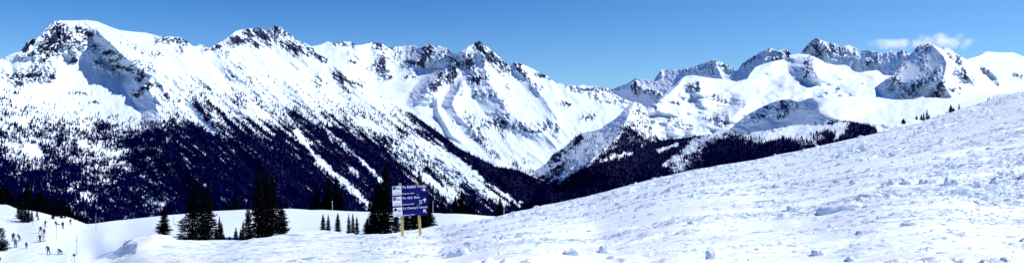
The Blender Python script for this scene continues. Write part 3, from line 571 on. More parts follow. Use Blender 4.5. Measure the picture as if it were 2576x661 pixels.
# ================================================================== FOREGROUND SLOPE
G_top = [(215, 665), (224, 660), (240, 654), (264, 648), (280, 638), (298, 624), (306, 616), (311, 607), (314, 600), (324, 596), (344, 594), (351, 593), (372, 591), (401, 587), (424, 591), (444, 600), (464, 602), (500, 603), (538, 606), (575, 606), (614, 604), (650, 600), (681, 596), (727, 586), (760, 583), (794, 581), (841, 582), (870, 585), (900, 589), (925, 591),
     (947, 592), (980, 588), (1014, 583), (1072, 574), (1151, 561), (1245, 544), (1307, 530), (1405, 508), (1503, 486), (1620, 455), (1738, 427), (1898, 402), (1930, 394), (2000, 380), (2113, 355), (2204, 335), (2300, 311), (2400, 279), (2500, 247), (2574, 230), (2760, 195)]
G_ctl = [(2574, 230, 190), (2760, 195, 205), (2400, 279, 168), (2204, 335, 142), (1930, 394, 112), (1738, 427, 90), (1503, 486, 76), (1307, 530, 66), (1151, 561, 58), (1014, 585, 46), (870, 586, 60), (727, 588, 60), (560, 606, 56), (401, 590, 52), (320, 598, 48),
     (264, 648, 38), (215, 665, 34), (224, 700, 27), (400, 640, 30), (400, 661, 25), (600, 661, 20), (800, 661, 16.5), (1000, 661, 14.2), (1287, 661, 12.2), (1700, 661, 11.4), (2100, 661, 11.2), (2574, 661, 11.0), (2760, 661, 11), (2574, 450, 23), (1930, 520, 23), (1500, 570, 25), (2200, 480, 22), (1100, 620, 24), (800, 620, 28), (1287, 720, 9), (2574, 720, 8.6)]
G_inv = tps_inv(G_ctl)
def G_depth(U, V, H):
    D = G_inv(U, V)
    # wind lip at the left end: its face turns away from the sun
    ed = np.interp(V, [593, 600, 607, 616, 624, 638, 648, 660, 700], [345, 318, 313, 308, 300, 283, 268, 228, 120])
    w_ = np.interp(V, [593, 600, 620, 640, 665], [34, 28, 40, 60, 40])
    D = D + 6.5 * np.clip(1 - (U - ed) / w_, 0, 1.5) ** 1.1 * (U < 420)
    return D
def G_disp(X, Y, Zz, U, V):
    left = 1 - sst(760, 1150, U + (V - 600) * 1.2)          # groomed part on the left
    c, s = math.cos(math.radians(13)), math.sin(math.radians(13))
    a = X * c + Y * s; b = -X * s + Y * c
    gy = np.maximum(np.abs(G_inv(U, V + 2) - G_inv(U, V - 2)) / 4, np.abs(G_inv(U + 2, V) - G_inv(U - 2, V)) / 4 * 1.5) * .75 + 1e-3   # spacing of the surface grid: finer relief only where the grid can carry it
    W = lambda lam: sst(1.3, 3.4, lam / gy)
    z = .10 * fbm(X / 7, Y / 7, 3, 70) + .14 * fbm(X / 16, Y / 16, 2, 71) * left
    # ski tracks: long shallow grooves, several directions
    z = z + (.024 + .02 * left) * (ridged(a / 12, b / .7, 2, 72) - .6) * W(.22)
    z = z - .05 * sst(.6, 1.0, ridged(a / 20, b / 1.1, 1, 73)) * W(.11)
    z = z + .15 * (ridged(a / 26, b / 2.6, 2, 85) - .6) * W(.9) * (1 - W(.22)) - .13 * sst(.55, 1.0, ridged(a / 30, b / 4.2, 1, 86)) * (1 - W(.11)) * W(.45)
    c2, s2 = math.cos(math.radians(-6)), math.sin(math.radians(-6)); a2 = X * c2 + Y * s2; b2 = -X * s2 + Y * c2
    z = z + .06 * sst(.55, 1.0, ridged(a2 / 16, b2 / 1.7, 1, 81)) * sst(-.1, .2, fbm(X / 5, Y / 5, 2, 82)) * W(.22)
    # curved ruts on the groomed part
    r_ = np.hypot(X + 17, (Y - 16) * .6); z = z + left * .09 * (-.6 + ridged(r_ / 1.2, np.arctan2(Y - 16, X + 17) * 1.3, 2, 74)) * W(.4)
    z = z + left * (.045 * (ridged(a2 / 14, b2 / .5, 2, 83) - .6) * W(.17) + .13 * (ridged(a2 / 20, b2 / 2.4, 2, 87) - .6) * W(.8))
    # lumps of broken snow, gathered in drifts along the tracks
    patch = sst(-.14, .28, fbm(a / 6, b / 1.8, 3, 75)) * (1 - .9 * left)
    patch = np.maximum(patch, .18 * (1 - left))
    q = fbm(a / .75, b / .38, 3, 76, .5); l1 = sst(.08, .40, q) * (.5 + q)
    q2 = fbm(X / .19, Y / .17, 3, 77, .5); l2 = sst(.14, .30, q2)
    q3 = fbm(a / 1.7, b / .75, 3, 78, .5); l3 = sst(.14, .42, q3)
    q4 = fbm(a / 2.6, b / 2.0, 3, 84, .5); l4 = sst(.04, .42, q4)
    z = z + patch * (.090 * l1 * W(.22) + .030 * l2 * W(.09) + .11 * l4 * (1 - W(.22)) * W(.6)) + (1 - .9 * left) * .055 * l3 * (.3 + patch) * W(.24)
    z = z + .007 * fbm(X / .09, Y / .09, 2, 79) * W(.04)
    # dented edge of the wind lip
    z = z + .30 * np.exp(-((U - 350) / 45) ** 2 - ((V - 600) / 9) ** 2) * fbm(X / 2.5, Y / 9, 1, 80)
    return 0 * X, 0 * X, z
M_NEAR2 = M_NEAR
oG = sheet('snow_slope', M_NEAR, 215, 2760, 1.5, .66, G_top, 720, G_depth, None, disp=G_disp, back=22, level=True, snow=np.array([.90, .965, .99]), backdrop=.75,
           jag=lambda u: .35 * fbm(u / 4, u * 0, 3, 56))
from mathutils.bvhtree import BVHTree
def bvh(o):
    me = o.data; n = len(me.vertices); co = np.empty(n * 3, np.float32); me.vertices.foreach_get('co', co)
    li = np.empty(len(me.loops), np.int32); me.loops.foreach_get('vertex_index', li)
    return BVHTree.FromPolygons(co.reshape(-1, 3).tolist(), li.reshape(-1, 4).tolist())
BG = bvh(oG); BH = bvh(bpy.data.objects['snow_bench'])
def ground(u, v, tree):
    """where the bearing (u,v) meets the snow"""
    o = Vector((0, 0, CAMZ)); d = (P(u, v, 1) - o).normalized()
    h = tree.ray_cast(o, d)
    return h[0]
def drop(x, y, tree, default=None):
    h = tree.ray_cast(Vector((x, y, 200)), Vector((0, 0, -1)))
    return h[0].z if h[0] is not None else default

# ---- loose blocks of snow lying on the slope
def block_mesh(L, W, Hh, seed, rg=1.0):
    bm = bmesh.new(); bmesh.ops.create_cube(bm, size=1); bmesh.ops.subdivide_edges(bm, edges=bm.edges[:], cuts=9, use_grid_fill=True)
    co = np.array([v.co[:] for v in bm.verts]); x, y, z = co.T; k = min(Hh, W)
    e = np.maximum(np.abs(x), np.abs(y)) * 2
    X = x * L * (1 - .16 * (z + .5)) * (1 - .10 * np.abs(y * 2) ** 3); Y = y * W * (1 - .20 * (z + .5)) * (1 - .22 * np.abs(x * 2) ** 3); Zq = z * Hh * np.where(z > 0, 1 - .35 * e ** 5, 1)
    n1 = fbm(X / k * .8 + seed * 5, (Y + Zq) / k * .9, 3, 5); n2 = fbm(Y / k + seed * 3, X / k * .8 - Zq / k, 3, 6); n3 = fbm(X / k * .9 - seed, Y / k * .9 + 3, 3, 7)
    top = np.clip(z + .5, 0, 1)
    X = X + .30 * k * n1; Y = Y + .42 * k * n2; Zq = Zq + Hh * top * rg * (.75 * n3 - .5 * np.clip(.9 * pn(X / L * 2.5 + seed, Y / W, 8), 0, 1))
    for v, p in zip(bm.verts, zip(X, Y, Zq)): v.co = p
    me = bpy.data.meshes.new('snow_block'); bm.to_mesh(me); bm.free()
    for p in me.polygons: p.use_smooth = True
    me.color_attributes.new('Col', 'FLOAT_COLOR', 'POINT').data.foreach_set('color', [.82, .90, .97, 1] * len(me.vertices))
    me.materials.append(M_NEAR); return me
def crumbs(name, label, n, region, seed, size, elong, hgt, dens):
    """small broken pieces and low ridges thrown up by skis, far too many to count"""
    r = np.random.default_rng(seed); u0, u1, v0, v1 = region
    U = r.uniform(u0, u1, n); V = r.uniform(v0, v1, n)
    tv = np.interp(U, [p[0] for p in G_top], [p[1] for p in G_top]); ok = (V > tv + 1.5)
    U, V = U[ok], V[ok]; D = G_inv(U, V); X = (U - CU) / F * D; Y = D; Zz = CAMZ + (CV - V) / F * D
    ok = r.uniform(0, 1, len(U)) < dens(X, Y, U, V); U, V, X, Y, Zz, D = [q[ok] for q in (U, V, X, Y, Zz, D)]
    Zz = Zz + G_disp(X, Y, Zz, U, V)[2]; m = len(X)
    k = D / F                                             # one bearing unit at that distance
    s0 = size[0] * (size[1] / size[0]) ** r.uniform(0, 1, m) ** 1.8
    L = np.maximum(s0 * k, .05) * elong * r.uniform(.6, 1.6, m); H = np.maximum(hgt * s0 * k * r.uniform(.6, 1.5, m), .015); Wd = np.minimum(L * .5, np.maximum(H * 2.2, .06))
    an = np.radians(r.normal(7, 9, m)); c, s = np.cos(an), np.sin(an)
    px = [-.5, -.18, .2, .5]; Vt = np.zeros((m, 12, 3))
    for i in range(4):
        taper = .35 + .65 * (1 - abs(px[i] * 2) ** 2); hh = H * taper * r.uniform(.5, 1.25, m)
        for j, (yy, zz) in enumerate(((-.5, 0), (0, 1), (.5, 0))):
            lx = px[i] * L + r.normal(0, .05, m) * L; ly = yy * Wd * (.5 + .5 * taper) * r.uniform(.7, 1.3, m) - (.25 * Wd if j == 1 else 0)
            Vt[:, i * 3 + j, 0] = X + lx * c - ly * s; Vt[:, i * 3 + j, 1] = Y + lx * s + ly * c; Vt[:, i * 3 + j, 2] = Zz + (hh if j == 1 else -.02 * np.ones(m) - .1 * H) 
    # keep the foot on the sloping surface
    e = 2.0; gu = (G_inv(U + e, V) - G_inv(U, V)) / e; gv = (G_inv(U, V + e) - G_inv(U, V)) / e
    Xu, Yu, Zu = (D + (U - CU) * gu) / F, gu, (CV - V) / F * gu; Xv, Yv, Zv = (U - CU) / F * gv, gv, (-D + (CV - V) * gv) / F
    det = Xu * Yv - Xv * Yu; a_ = (Zu * Yv - Zv * Yu) / det; b_ = (Xu * Zv - Xv * Zu) / det
    Vt[:, :, 2] += np.clip(a_, -1, 1)[:, None] * (Vt[:, :, 0] - X[:, None]) + np.clip(b_, -1, 1)[:, None] * (Vt[:, :, 1] - Y[:, None])
    f = []
    for i in range(3):
        o_ = i * 3; f += [(o_, o_ + 3, o_ + 4, o_ + 1), (o_ + 1, o_ + 4, o_ + 5, o_ + 2)]
    Q = (np.array(f)[None] + np.arange(m)[:, None, None] * 12).reshape(-1, 4)
    me = fast_mesh(name, Vt.reshape(-1, 3), Q, False, np.repeat(np.array([[.86, .94, .985]]), m * 12, 0)); me.materials.append(M_NEAR)
    o = bpy.data.objects.new(name, me); COL.objects.link(o); tag(o, label, 'snow crumbs', None, 'stuff'); return m
def d_far(X, Y, U, V):
    c, s = math.cos(math.radians(13)), math.sin(math.radians(13)); a = X * c + Y * s; b = -X * s + Y * c
    left = 1 - sst(760, 1150, U + (V - 600) * 1.2)
    return np.clip(.07 + 1.2 * sst(-.10, .30, fbm(a / 14, b / 3.0, 3, 110)), 0, 1) * (1 - .75 * left) * np.clip(Y / 26, .25, 1)
print('crumbs', crumbs('snow_crumbs', 'small broken crumbs of snow strewn over the whole slope', 85000, (900, 2600, 220, 640), 21, (1.8, 11), 1.2, .50, d_far),
      crumbs('snow_crumbs', 'low thin ridges of snow pushed up along the ski tracks', 50000, (420, 2600, 220, 655), 22, (6, 30), 1.3, .105, lambda X, Y, U, V: d_far(X, Y, U, V) + .75 * (1 - sst(760, 1150, U + (V - 600) * 1.2))),
      crumbs('snow_clods', 'rounded clods of broken snow gathered in drifts on the near slope', 9000, (960, 2600, 360, 661), 23, (6, 26), .95, .42, lambda X, Y, U, V: d_far(X, Y, U, V) * 1.1 * sst(-.05, .2, fbm(X / 3, Y / 2, 2, 112) + .06)))
BLK = [  # u, v of the foot, width in bearing units, aspect height/width, label
    (2113, 524, 122, .09, 'long thin slab of snow, the longest block on the slope'),
    (2190, 496, 62, .17, 'flat-topped snow slab just above the long thin slab'),
    (2393, 465, 40, .40, 'tall trapezoid snow block standing in the row along the faint ledge'),
    (2335, 461, 46, .22, 'low wide snow block left of the tall trapezoid block'),
    (2280, 463, 26, .38, 'small dark-faced snow block third from the right in the row of blocks'),
    (2236, 464, 34, .30, 'boxy snow block at the left end of the row of blocks'),
    (2150, 462, 26, .35, 'rough snow lump left of the row of blocks'),
    (1960, 471, 34, .16, 'small slab lying alone near the left half of the slope'),
    (1992, 527, 24, .36, 'rounded snow chunk left of the long thin slab'),
    (2500, 458, 22, .5, 'pointed snow lump on the ledge right of the tall block'),
    (2458, 534 - 22, 18, .5, 'small snow chunk below the ledge right of centre'),
    (2140, 655, 24, .5, 'snow clod near the bottom edge under the right half of the slope'),
    (2290, 566, 44, .14, 'thin curved snow plate below the long slab'),
    (2185, 584, 66, .10, 'thin tilted snow plate lower on the slope'),
    (1790, 650, 30, .55, 'big round snow clod at the bottom middle of the slope'),
    (1150, 642, 60, .22, 'flat broken snow slab at the bottom, left of centre'),
    (1440, 641, 46, .25, 'flat broken snow slab at the bottom, below the sign slope'),
    (1520, 636, 30, .6, 'upright snow chunk beside the flat slab at the bottom'),
    (1740, 563, 26, .3, 'small wedge of snow in the chopped middle of the slope'),
    (2250, 372 + 20, 30, .2, 'small slab high on the slope below the skyline'),
    (2490, 376, 26, .25, 'small snow block high up at the right'),
    (2060, 641, 34, .3, 'dark-sided snow ridge chunk on the lower right of the slope'),
]
for i, (u, v, wu, asp, lab) in enumerate(BLK):
    g = ground(u, v, BG)
    L = wu / F * g.y; hh = max(L * asp, .05)
    o = link('snow_block', block_mesh(L, max(L * .35, .25 if L > .5 else .14), hh * (1.25 if asp > .19 else 1.6), i + 3, 1.0 if asp > .19 else .3))
    o.location = g + Vector((0, .05, hh * (.36 if asp > .19 else .12))); ga, gb = ground(u - wu * .35, v, BG), ground(u + wu * .35, v, BG)
    o.rotation_euler = (random.uniform(-.05, .05), -max(-.3, min(.3, math.atan2(drop(gb.x, g.y, BG, g.z) - drop(ga.x, g.y, BG, g.z), gb.x - ga.x))), random.uniform(-.08, .1))
    tag(o, lab, 'snow block', 'loose snow blocks on the slope')

# ================================================================== CONIFERS
def m_tree(name, c):
    m = mat_simple(name, c, .9, .5, 1.5); m.node_tree.nodes['Principled BSDF'].inputs['Specular IOR Level'].default_value = .05; return m
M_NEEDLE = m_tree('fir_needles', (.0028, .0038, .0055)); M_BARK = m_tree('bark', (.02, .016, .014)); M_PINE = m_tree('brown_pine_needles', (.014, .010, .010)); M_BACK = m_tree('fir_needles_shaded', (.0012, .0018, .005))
def conifer_meshes(seed, width, style='fir', dens=1.0):
    """unit-height tree; returns trunk mesh and crown mesh"""
    r = random.Random(seed)
    V, Q = [], []
    def tri(a, b, c): n = len(V); V.extend([a, b, c]); Q.append((n, n + 1, n + 2))
    z = .03 if style == 'fir' else .08; k = 0
    R = width / 2
    skew = r.uniform(-.02, .02)
    while z < .985:
        t = z
        prof = (1 - t) ** .78 * (.72 + .28 * min(1, t / .18)) if style == 'fir' else (1 - t) ** .5 * (.8 + .3 * math.sin(t * 9 + seed))
        rr0 = R * max(prof, .05) * r.uniform(.72, 1.22)
        nb = int((11 if t < .6 else 8) * dens) + r.randint(0, 2)
        a0 = r.uniform(0, 6.28)
        for i in range(nb):
            if r.random() < (.06 if style == 'fir' else .15): continue
            a = a0 + i * 6.283 / nb + r.uniform(-.35, .35); L = rr0 * r.uniform(.55, 1.25)
            dr = (-.30 + .5 * t) * L + r.uniform(-.05, .12) * L
            ca, sa = math.cos(a), math.sin(a); px, py = -sa, ca
            cx = skew * t
            segs = 4; pts = []
            for j in range(segs + 1):
                q = j / segs
                pts.append((cx + ca * L * q, sa * L * q, z + dr * q + .12 * L * q * q + r.uniform(-.002, .002)))
            for j in range(segs):
                w0 = L * .20 * (1 - .7 * j / segs) * r.uniform(.6, 1.4)
                A, B = pts[j], pts[j + 1]
                for sgn in (-1, 1):
                    ln = w0 * r.uniform(.6, 1.5)
                    tri((A[0], A[1], A[2] + .002), (B[0], B[1], B[2] + .002), (B[0] + px * sgn * ln + ca * ln * .3, B[1] + py * sgn * ln + sa * ln * .3, B[2] - abs(ln) * r.uniform(.2, .8)))
                tri((A[0], A[1], A[2]), (B[0], B[1], B[2]), ((A[0] + B[0]) / 2, (A[1] + B[1]) / 2, A[2] - r.uniform(.010, .024)))
        z += (.017 if style == 'fir' else .035) * r.uniform(.7, 1.3) * (1.15 - .35 * t); k += 1
    crown = fast_mesh('crown', np.array(V), np.array(Q), False)
    n = 7; hs = [0, .04, .3, .65, .9, 1.0]; rs = [.016, .012, .009, .006, .003, .001]
    TV = []; TQ = []
    for h, q in zip(hs, rs):
        for i in range(n):
            a = i * 6.283 / n; TV.append((skew * h + q * math.cos(a), q * math.sin(a), h - (.03 if h == 0 else 0)))
    for j in range(len(hs) - 1):
        for i in range(n): TQ.append((j * n + i, j * n + (i + 1) % n, (j + 1) * n + (i + 1) % n, (j + 1) * n + i))
    trunk = fast_mesh('trunk', np.array(TV), np.array(TQ), True)
    return trunk, crown
LIB = {}
def conifer(u, v, h_u, w_u, label, tree=None, d=None, style='fir', mat=None, group=None, lean=0.0, name='conifer_tree', parts=True, cat='conifer tree'):
    """one tree whose foot is seen at (u,v), h_u tall"""
    if d is None:
        g = ground(u, v, tree)
    else: g = P(u, v, d)
    h = h_u / F * g.y; wr = round(max(.14, min(1.2, w_u / h_u)) / .06) * .06
    key = (style, round(wr, 2), random.randint(0, 2), mat.name if mat else '')
    if key not in LIB:
        tr, cr = conifer_meshes(hash((wr * 100, key[2])) % 9999, wr, style)
        tr.materials.append(M_BARK); cr.materials.append(mat or M_NEEDLE); LIB[key] = (tr, cr)
    tr, cr = LIB[key]
    if parts:
        r = empty(name, g, random.uniform(0, 6.28)); r.rotation_euler.y = lean
        tag(r, label, cat, group); r.scale = (h, h, h)
        link('trunk', tr, parent=r); link('crown', cr, parent=r)
    else:
        r = link(name, cr); r.location = g; r.scale = (h, h, h); r.rotation_euler = (0, 0, random.uniform(0, 6.28)); tag(r, label, cat, group)
    return r
GA = 'dark conifers standing on the snow bench'
near_trees = [  # u, v, height, width, style, label, lean
    (410, 590, 74, 33, 'thin', 'crooked sparse fir standing alone on the bench, left of the tall groups', .04),
    (456, 603, 56, 40, 'pine', 'bushy ragged pine leaning at the left foot of the first tall group', -.1),
    (484, 605, 162, 40, 'fir', 'tall dark fir, leftmost spire of the first tall group', 0),
    (508, 606, 158, 36, 'fir', 'tall dark fir, middle spire of the first tall group', 0),
    (524, 607, 152, 42, 'fir', 'tall dark fir, rightmost spire of the first tall group', 0),
    (543, 606, 38, 14, 'fir', 'short fir tucked against the right foot of the first tall group', 0),
    (551, 607, 60, 15, 'fir', 'narrow young fir with a bare spiky tip just right of the first tall group', 0),
    (557, 606, 46, 14, 'fir', 'slightly shorter narrow fir behind the spiky young fir', 0),
    (563, 606, 14, 8, 'fir', 'knee-high seedling right of the spiky young fir', 0),
    (577, 606, 10, 7, 'fir', 'tiny seedling fir alone on open snow between the two tall groups', 0),
    (593, 605, 32, 13, 'fir', 'small fir standing first left of the second tall group', 0),
    (605, 605, 29, 11, 'fir', 'smallest of the firs directly left of the second tall group', 0),
    (611, 604, 50, 13, 'fir', 'slim medium fir left of the second tall group', 0),
    (624, 603, 102, 27, 'fir', 'fir of middle height at the left flank of the second tall group', 0),
    (650, 602, 186, 46, 'fir', 'very tall dark fir, left spire of the second tall group', 0),
    (668, 600, 192, 50, 'fir', 'tallest fir of the second tall group, its middle spire', 0),
    (684, 599, 174, 44, 'fir', 'tall fir, right spire of the second tall group', 0),
    (708, 594, 90, 40, 'fir', 'broad fir of half height at the right flank of the second tall group', 0),
    (812, 582, 46, 17, 'fir', 'small fir, leftmost of the three between the tall groups and the sign', 0),
    (825, 583, 46, 15, 'fir', 'small narrow fir, second of the three between the tall groups and the sign', 0),
    (849, 583, 50, 19, 'fir', 'small separate fir, third of the three between the tall groups and the sign', 0),
    (877, 588, 52, 14, 'fir', 'slim fir, left one of the trio nearer the sign', 0),
    (887, 588, 54, 14, 'fir', 'slim fir, middle one of the trio nearer the sign', 0),
    (897, 589, 47, 15, 'fir', 'slim fir, right one of the trio nearer the sign', 0),
    (923, 592, 40, 26, 'fir', 'low fir at the left foot of the big tree beside the sign', 0),
    (936, 593, 74, 32, 'fir', 'medium fir at the left side of the big tree beside the sign', 0),
    (949, 594, 138, 46, 'fir', 'tall fir leaning against the big tree left of the sign', 0),
    (968, 594, 186, 62, 'fir', 'biggest dark fir, directly left of the blue sign', 0),
    (996, 589, 66, 24, 'fir', 'fir half hidden behind the left post of the blue sign', 0),
    (1022, 584, 58, 28, 'fir', 'fir seen between the posts, nearer the left post', 0),
    (1038, 583, 64, 28, 'fir', 'fir seen between the posts, nearer the right post', 0),
    (1054, 580, 152, 44, 'fir', 'tall fir behind the sign with its tip above the top board', 0),
    (1066, 578, 66, 34, 'fir', 'fir right behind the right post of the sign', 0),
    (1079, 574, 44, 36, 'fir', 'low wide fir at the right side of the sign', 0),
]
for (u, v, h, w_, st, lab, ln) in near_trees:
    conifer(u, min(v, 602) if u < 900 else v - 6, h, w_ * 1.15, lab, BH, style='pine' if st == 'pine' else 'fir', group=GA, lean=ln, name='pine_tree' if st == 'pine' else 'fir_tree', cat='pine tree' if st == 'pine' else 'fir tree')
far_edge = [
    (475, 538, 30, 14, 'fir showing behind the left spire of the first tall group'), (558, 535, 13, 8, 'tiny fir on the far edge of the bench right of the first tall group'),
    (568, 534, 22, 9, 'small fir on the far bench edge left of the pointed pair'), (579, 534, 32, 10, 'slender fir, left one of the pointed pair on the far bench edge'),
    (592, 533, 54, 22, 'taller fir, right one of the pointed pair on the far bench edge'), (606, 532, 20, 9, 'short fir just right of the pointed pair on the far bench edge'),
    (622, 531, 28, 10, 'fir on the far bench edge behind the flank of the second tall group'), (707, 530, 20, 12, 'short fir showing right behind the second tall group'), (720, 529, 23, 9, 'small fir right of the second tall group on the far edge'),
    (745, 529, 22, 8, 'lone small fir midway on the far bench edge'), (782, 532, 22, 12, 'short fir left of the dark clump on the far edge'), (795, 533, 68, 34, 'broad fir at the left end of the dark clump on the far edge'), (812, 533, 40, 20, 'low fir inside the dark clump on the far edge'),
    (824, 533, 98, 36, 'tall fir, left top of the dark clump on the far edge'), (843, 534, 94, 42, 'tall broad fir, right top of the dark clump on the far edge'), (858, 534, 60, 24, 'fir at the right end of the dark clump on the far edge'), (930, 535, 40, 18, 'fir on the far edge seen just left of the big tree by the sign'),
    (1083, 537, 44, 16, 'narrow fir on the far edge right next to the sign'), (1095, 538, 32, 14, 'short fir on the far edge, second to the right of the sign'), (1111, 539, 46, 22, 'dark pointed fir on the far edge, third to the right of the sign'), (1128, 539, 22, 12, 'low fir in the gap right of the third fir'),
    (1145, 540, 50, 26, 'ragged fir at the left of the five-tree group right of the sign'), (1161, 541, 66, 26, 'tallest ragged fir of the group right of the sign'), (1172, 541, 40, 22, 'squat fir right of the tallest ragged fir'), (1181, 542, 30, 16, 'small fir right of the squat fir'),
    (1191, 542, 44, 17, 'dark fir at the right end of the group right of the sign'), (1257, 546, 56, 23, 'lone fir beside the marker pole at the right tip of the bench'),
    (1318, 545, 42, 9, 'thin fir beyond the slope, left of the three past the bench'), (1328, 545, 36, 8, 'shortest fir of the three past the bench'), (1338, 545, 58, 14, 'tallest fir of the three past the bench')]
for (u, v, h, w_, lab) in far_edge:
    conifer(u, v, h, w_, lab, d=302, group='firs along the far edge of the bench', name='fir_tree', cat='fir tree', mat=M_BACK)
# dark belt of trees on the left beyond the piste
r = random.Random(12); belt = []
tops = [(-10, 458), (10, 452), (30, 472), (50, 478), (71, 448), (85, 482), (99, 462), (122, 490), (154, 492), (175, 508), (200, 530), (222, 548), (240, 552)]
bases = [(-10, 512), (0, 516), (30, 524), (80, 534), (125, 545), (160, 548), (190, 553), (215, 564), (240, 566)]
spots = []
for k in range(78):
    u = -8 + 236 * ((k * 0.618034) % 1); j = r.random()
    vt = np.interp(u, *zip(*tops)); vb = np.interp(u, *zip(*bases))
    if k < 13 and k < len(tops) - 2: u = tops[k][0]; vt = tops[k][1]; j = 0
    top_v = vt + j * (vb - vt) * .6
    spots.append((u, vb + 3 + 2 * r.random(), top_v))
for k, (u, vb, tv) in enumerate(spots):
    h = max(vb - tv, 12)
    d = 262 + 30 * r.random() - .12 * max(u, 0)
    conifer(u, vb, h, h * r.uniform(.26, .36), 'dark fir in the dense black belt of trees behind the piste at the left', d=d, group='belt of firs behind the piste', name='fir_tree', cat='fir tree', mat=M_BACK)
bank = [(47, 549, 46, 16, 'lit fir with open branches, left one on the snow bank above the skiers'), (55, 556, 50, 17, 'dark fir in the middle of the clump on the snow bank'), (64, 558, 46, 20, 'broad fir in the clump on the snow bank'), (72, 559, 40, 14, 'fir at the right of the clump on the snow bank'),
        (80, 556, 30, 10, 'thin fir just right of the clump on the snow bank'), (93, 545, 20, 7, 'small fir standing apart on the snow bank'), (96, 553, 12, 5, 'tiny leaning fir on the bank edge'), (133, 550, 16, 12, 'low bushy fir at the edge above the sitting person'), (154, 548, 16, 12, 'low fir right above the standing boarder'), (163, 548, 12, 6, 'smallest fir left of the red jacket skier'), (188, 552, 9, 7, 'scrubby fir right of the red jacket skier')]
for (u, v, h, w_, lab) in bank:
    conifer(u, v, h, w_, lab, BH, group='small firs on the snow bank', name='fir_tree', cat='fir tree')
conifer(3, 629, 58, 42, 'brownish bushy pine at the left edge of the photo', BH, style='pine', mat=M_PINE, name='pine_tree', cat='pine tree')
conifer(9, 628, 44, 26, 'shorter brownish pine beside the bushy one at the left edge', BH, style='pine', mat=M_PINE, name='pine_tree', cat='pine tree')
sky_trees = [(2271, 308, 10, 14, 'low bushy fir clump left of the paired firs near the skyline'), (2304, 298, 8, 8, 'low round fir left of the paired firs on the slope edge'), (2316, 299, 12, 9, 'small fir left of the paired firs on the slope edge'), (2322, 303, 22, 9, 'left one of the paired firs at the slope edge'), (2330, 302, 29, 9, 'taller right one of the paired firs at the slope edge'), (2335, 300, 14, 7, 'short fir touching the paired firs on their right'),
             (2390, 281, 19, 15, 'ragged wide fir on the slope skyline'), (2397, 281, 10, 12, 'low fir bush right of the ragged wide fir'), (2410.6, 277, 18, 6, 'thin fir right of the ragged wide fir on the skyline'), (2379, 285, 5, 5, 'tiny fir left of the ragged wide fir'),
             (2483, 253, 8, 4, 'tiny fir on the skyline at the far right, first of four'), (2487, 252, 9, 4, 'tiny fir on the skyline at the far right, second of four'), (2498, 248, 6, 4, 'tiny fir on the skyline at the far right, third of four'), (2506, 246, 5, 4, 'tiny fir on the skyline at the far right, fourth of four')]
for (u, v, h, w_, lab) in sky_trees:
    conifer(u, v + 3, h + 3, w_, lab, d=215, group='stunted firs on the skyline of the slope', name='fir_tree', cat='fir tree')
# trees of the far slope large enough to be told apart
smallm = []
for k in range(3):
    _, cr = conifer_meshes(500 + k, .36, 'fir', .6); cr.materials.append(M_FOREST); smallm.append(cr)
for k, (x, y, z, h) in enumerate(keptA):
    o = link('fir_tree', smallm[k % 3]); o.location = (x, y, z - .4); o.scale = (h, h, h); o.rotation_euler = (0, 0, k)
    tag(o, 'one of the larger dark firs in the forest on the slope of the left mountain', 'fir tree', 'larger firs on the left mountain slope')
# ================================================================== SIGN
M_BLUE = mat_simple('sign_blue_paint', (.005, .009, .14), .6, .12, 3); M_WHITE = mat_simple('white_vinyl', (.92, .93, .94), .5, .05, 5)
for _m in (M_BLUE,): _m.node_tree.nodes['Principled BSDF'].inputs['Specular IOR Level'].default_value = .08
M_POST = mat_simple('weathered_yellow_wood', (.52, .41, .13), .75, .3, 6, bump=.3); M_LBLUE = mat_simple('mid_blue_vinyl', (.03, .12, .42), .5, .05, 4)
M_BLACK = mat_simple('black_vinyl', (.01, .01, .012), .5, .1, 4); M_RED = mat_simple('dark_red_print', (.30, .02, .02), .5, .1, 4)
M_GREYR = mat_simple('greyish_print', (.45, .36, .38), .6, .1, 4)
def flat_poly(name, pts, mat, parent, y=-.004, th=.002):
    """thin extruded outline in the x-z plane"""
    bm = bmesh.new(); vs = [bm.verts.new((p[0], y, p[1])) for p in pts]; f = bm.faces.new(vs)
    r_ = bmesh.ops.extrude_face_region(bm, geom=[f])
    for e in r_['geom']:
        if isinstance(e, bmesh.types.BMVert): e.co.y -= th
    bmesh.ops.recalc_face_normals(bm, faces=bm.faces); me = bpy.data.meshes.new(name); bm.to_mesh(me); bm.free()
    return link(name, me, mat, parent)
def box_mesh(name, x0, x1, y0, y1, z0, z1, bev=0.0):
    bm = bmesh.new(); bmesh.ops.create_cube(bm, size=1)
    for v in bm.verts: v.co = Vector(((x0 + x1) / 2 + v.co.x * (x1 - x0), (y0 + y1) / 2 + v.co.y * (y1 - y0), (z0 + z1) / 2 + v.co.z * (z1 - z0)))
    if bev: bmesh.ops.bevel(bm, geom=bm.edges[:], offset=bev, segments=2, affect='EDGES')
    me = bpy.data.meshes.new(name); bm.to_mesh(me); bm.free(); return me
def lettering(body, x0, z0, width, height, mat, parent, y=-.016, bold=.02, name='lettering'):
    """text fitted in a box width x height, its lower left corner at x0,z0"""
    cu = bpy.data.curves.new('t', 'FONT'); cu.body = body; cu.offset = bold; cu.extrude = .01; cu.resolution_u = 3
    ob = bpy.data.objects.new('t', cu); COL.objects.link(ob); bpy.context.view_layer.update()
    me = bpy.data.meshes.new_from_object(ob.evaluated_get(bpy.context.evaluated_depsgraph_get()))
    bpy.data.objects.remove(ob); bpy.data.curves.remove(cu)
    xs = [v.co.x for v in me.vertices]; ys = [v.co.y for v in me.vertices]; sx_ = width / (max(xs) - min(xs)); sy_ = height / (max(ys) - min(ys)); mx_, my_ = min(xs), min(ys)
    for v in me.vertices:
        x, yy, zz = v.co; v.co = (x0 + (x - mx_) * sx_, y - zz * .1, z0 + (yy - my_) * sy_)
    me.name = name; me.materials.clear()
    return link(name, me, mat, parent)
gs = ground(1031, 592, BG); S = gs.y / F; PHI = math.radians(2.8)
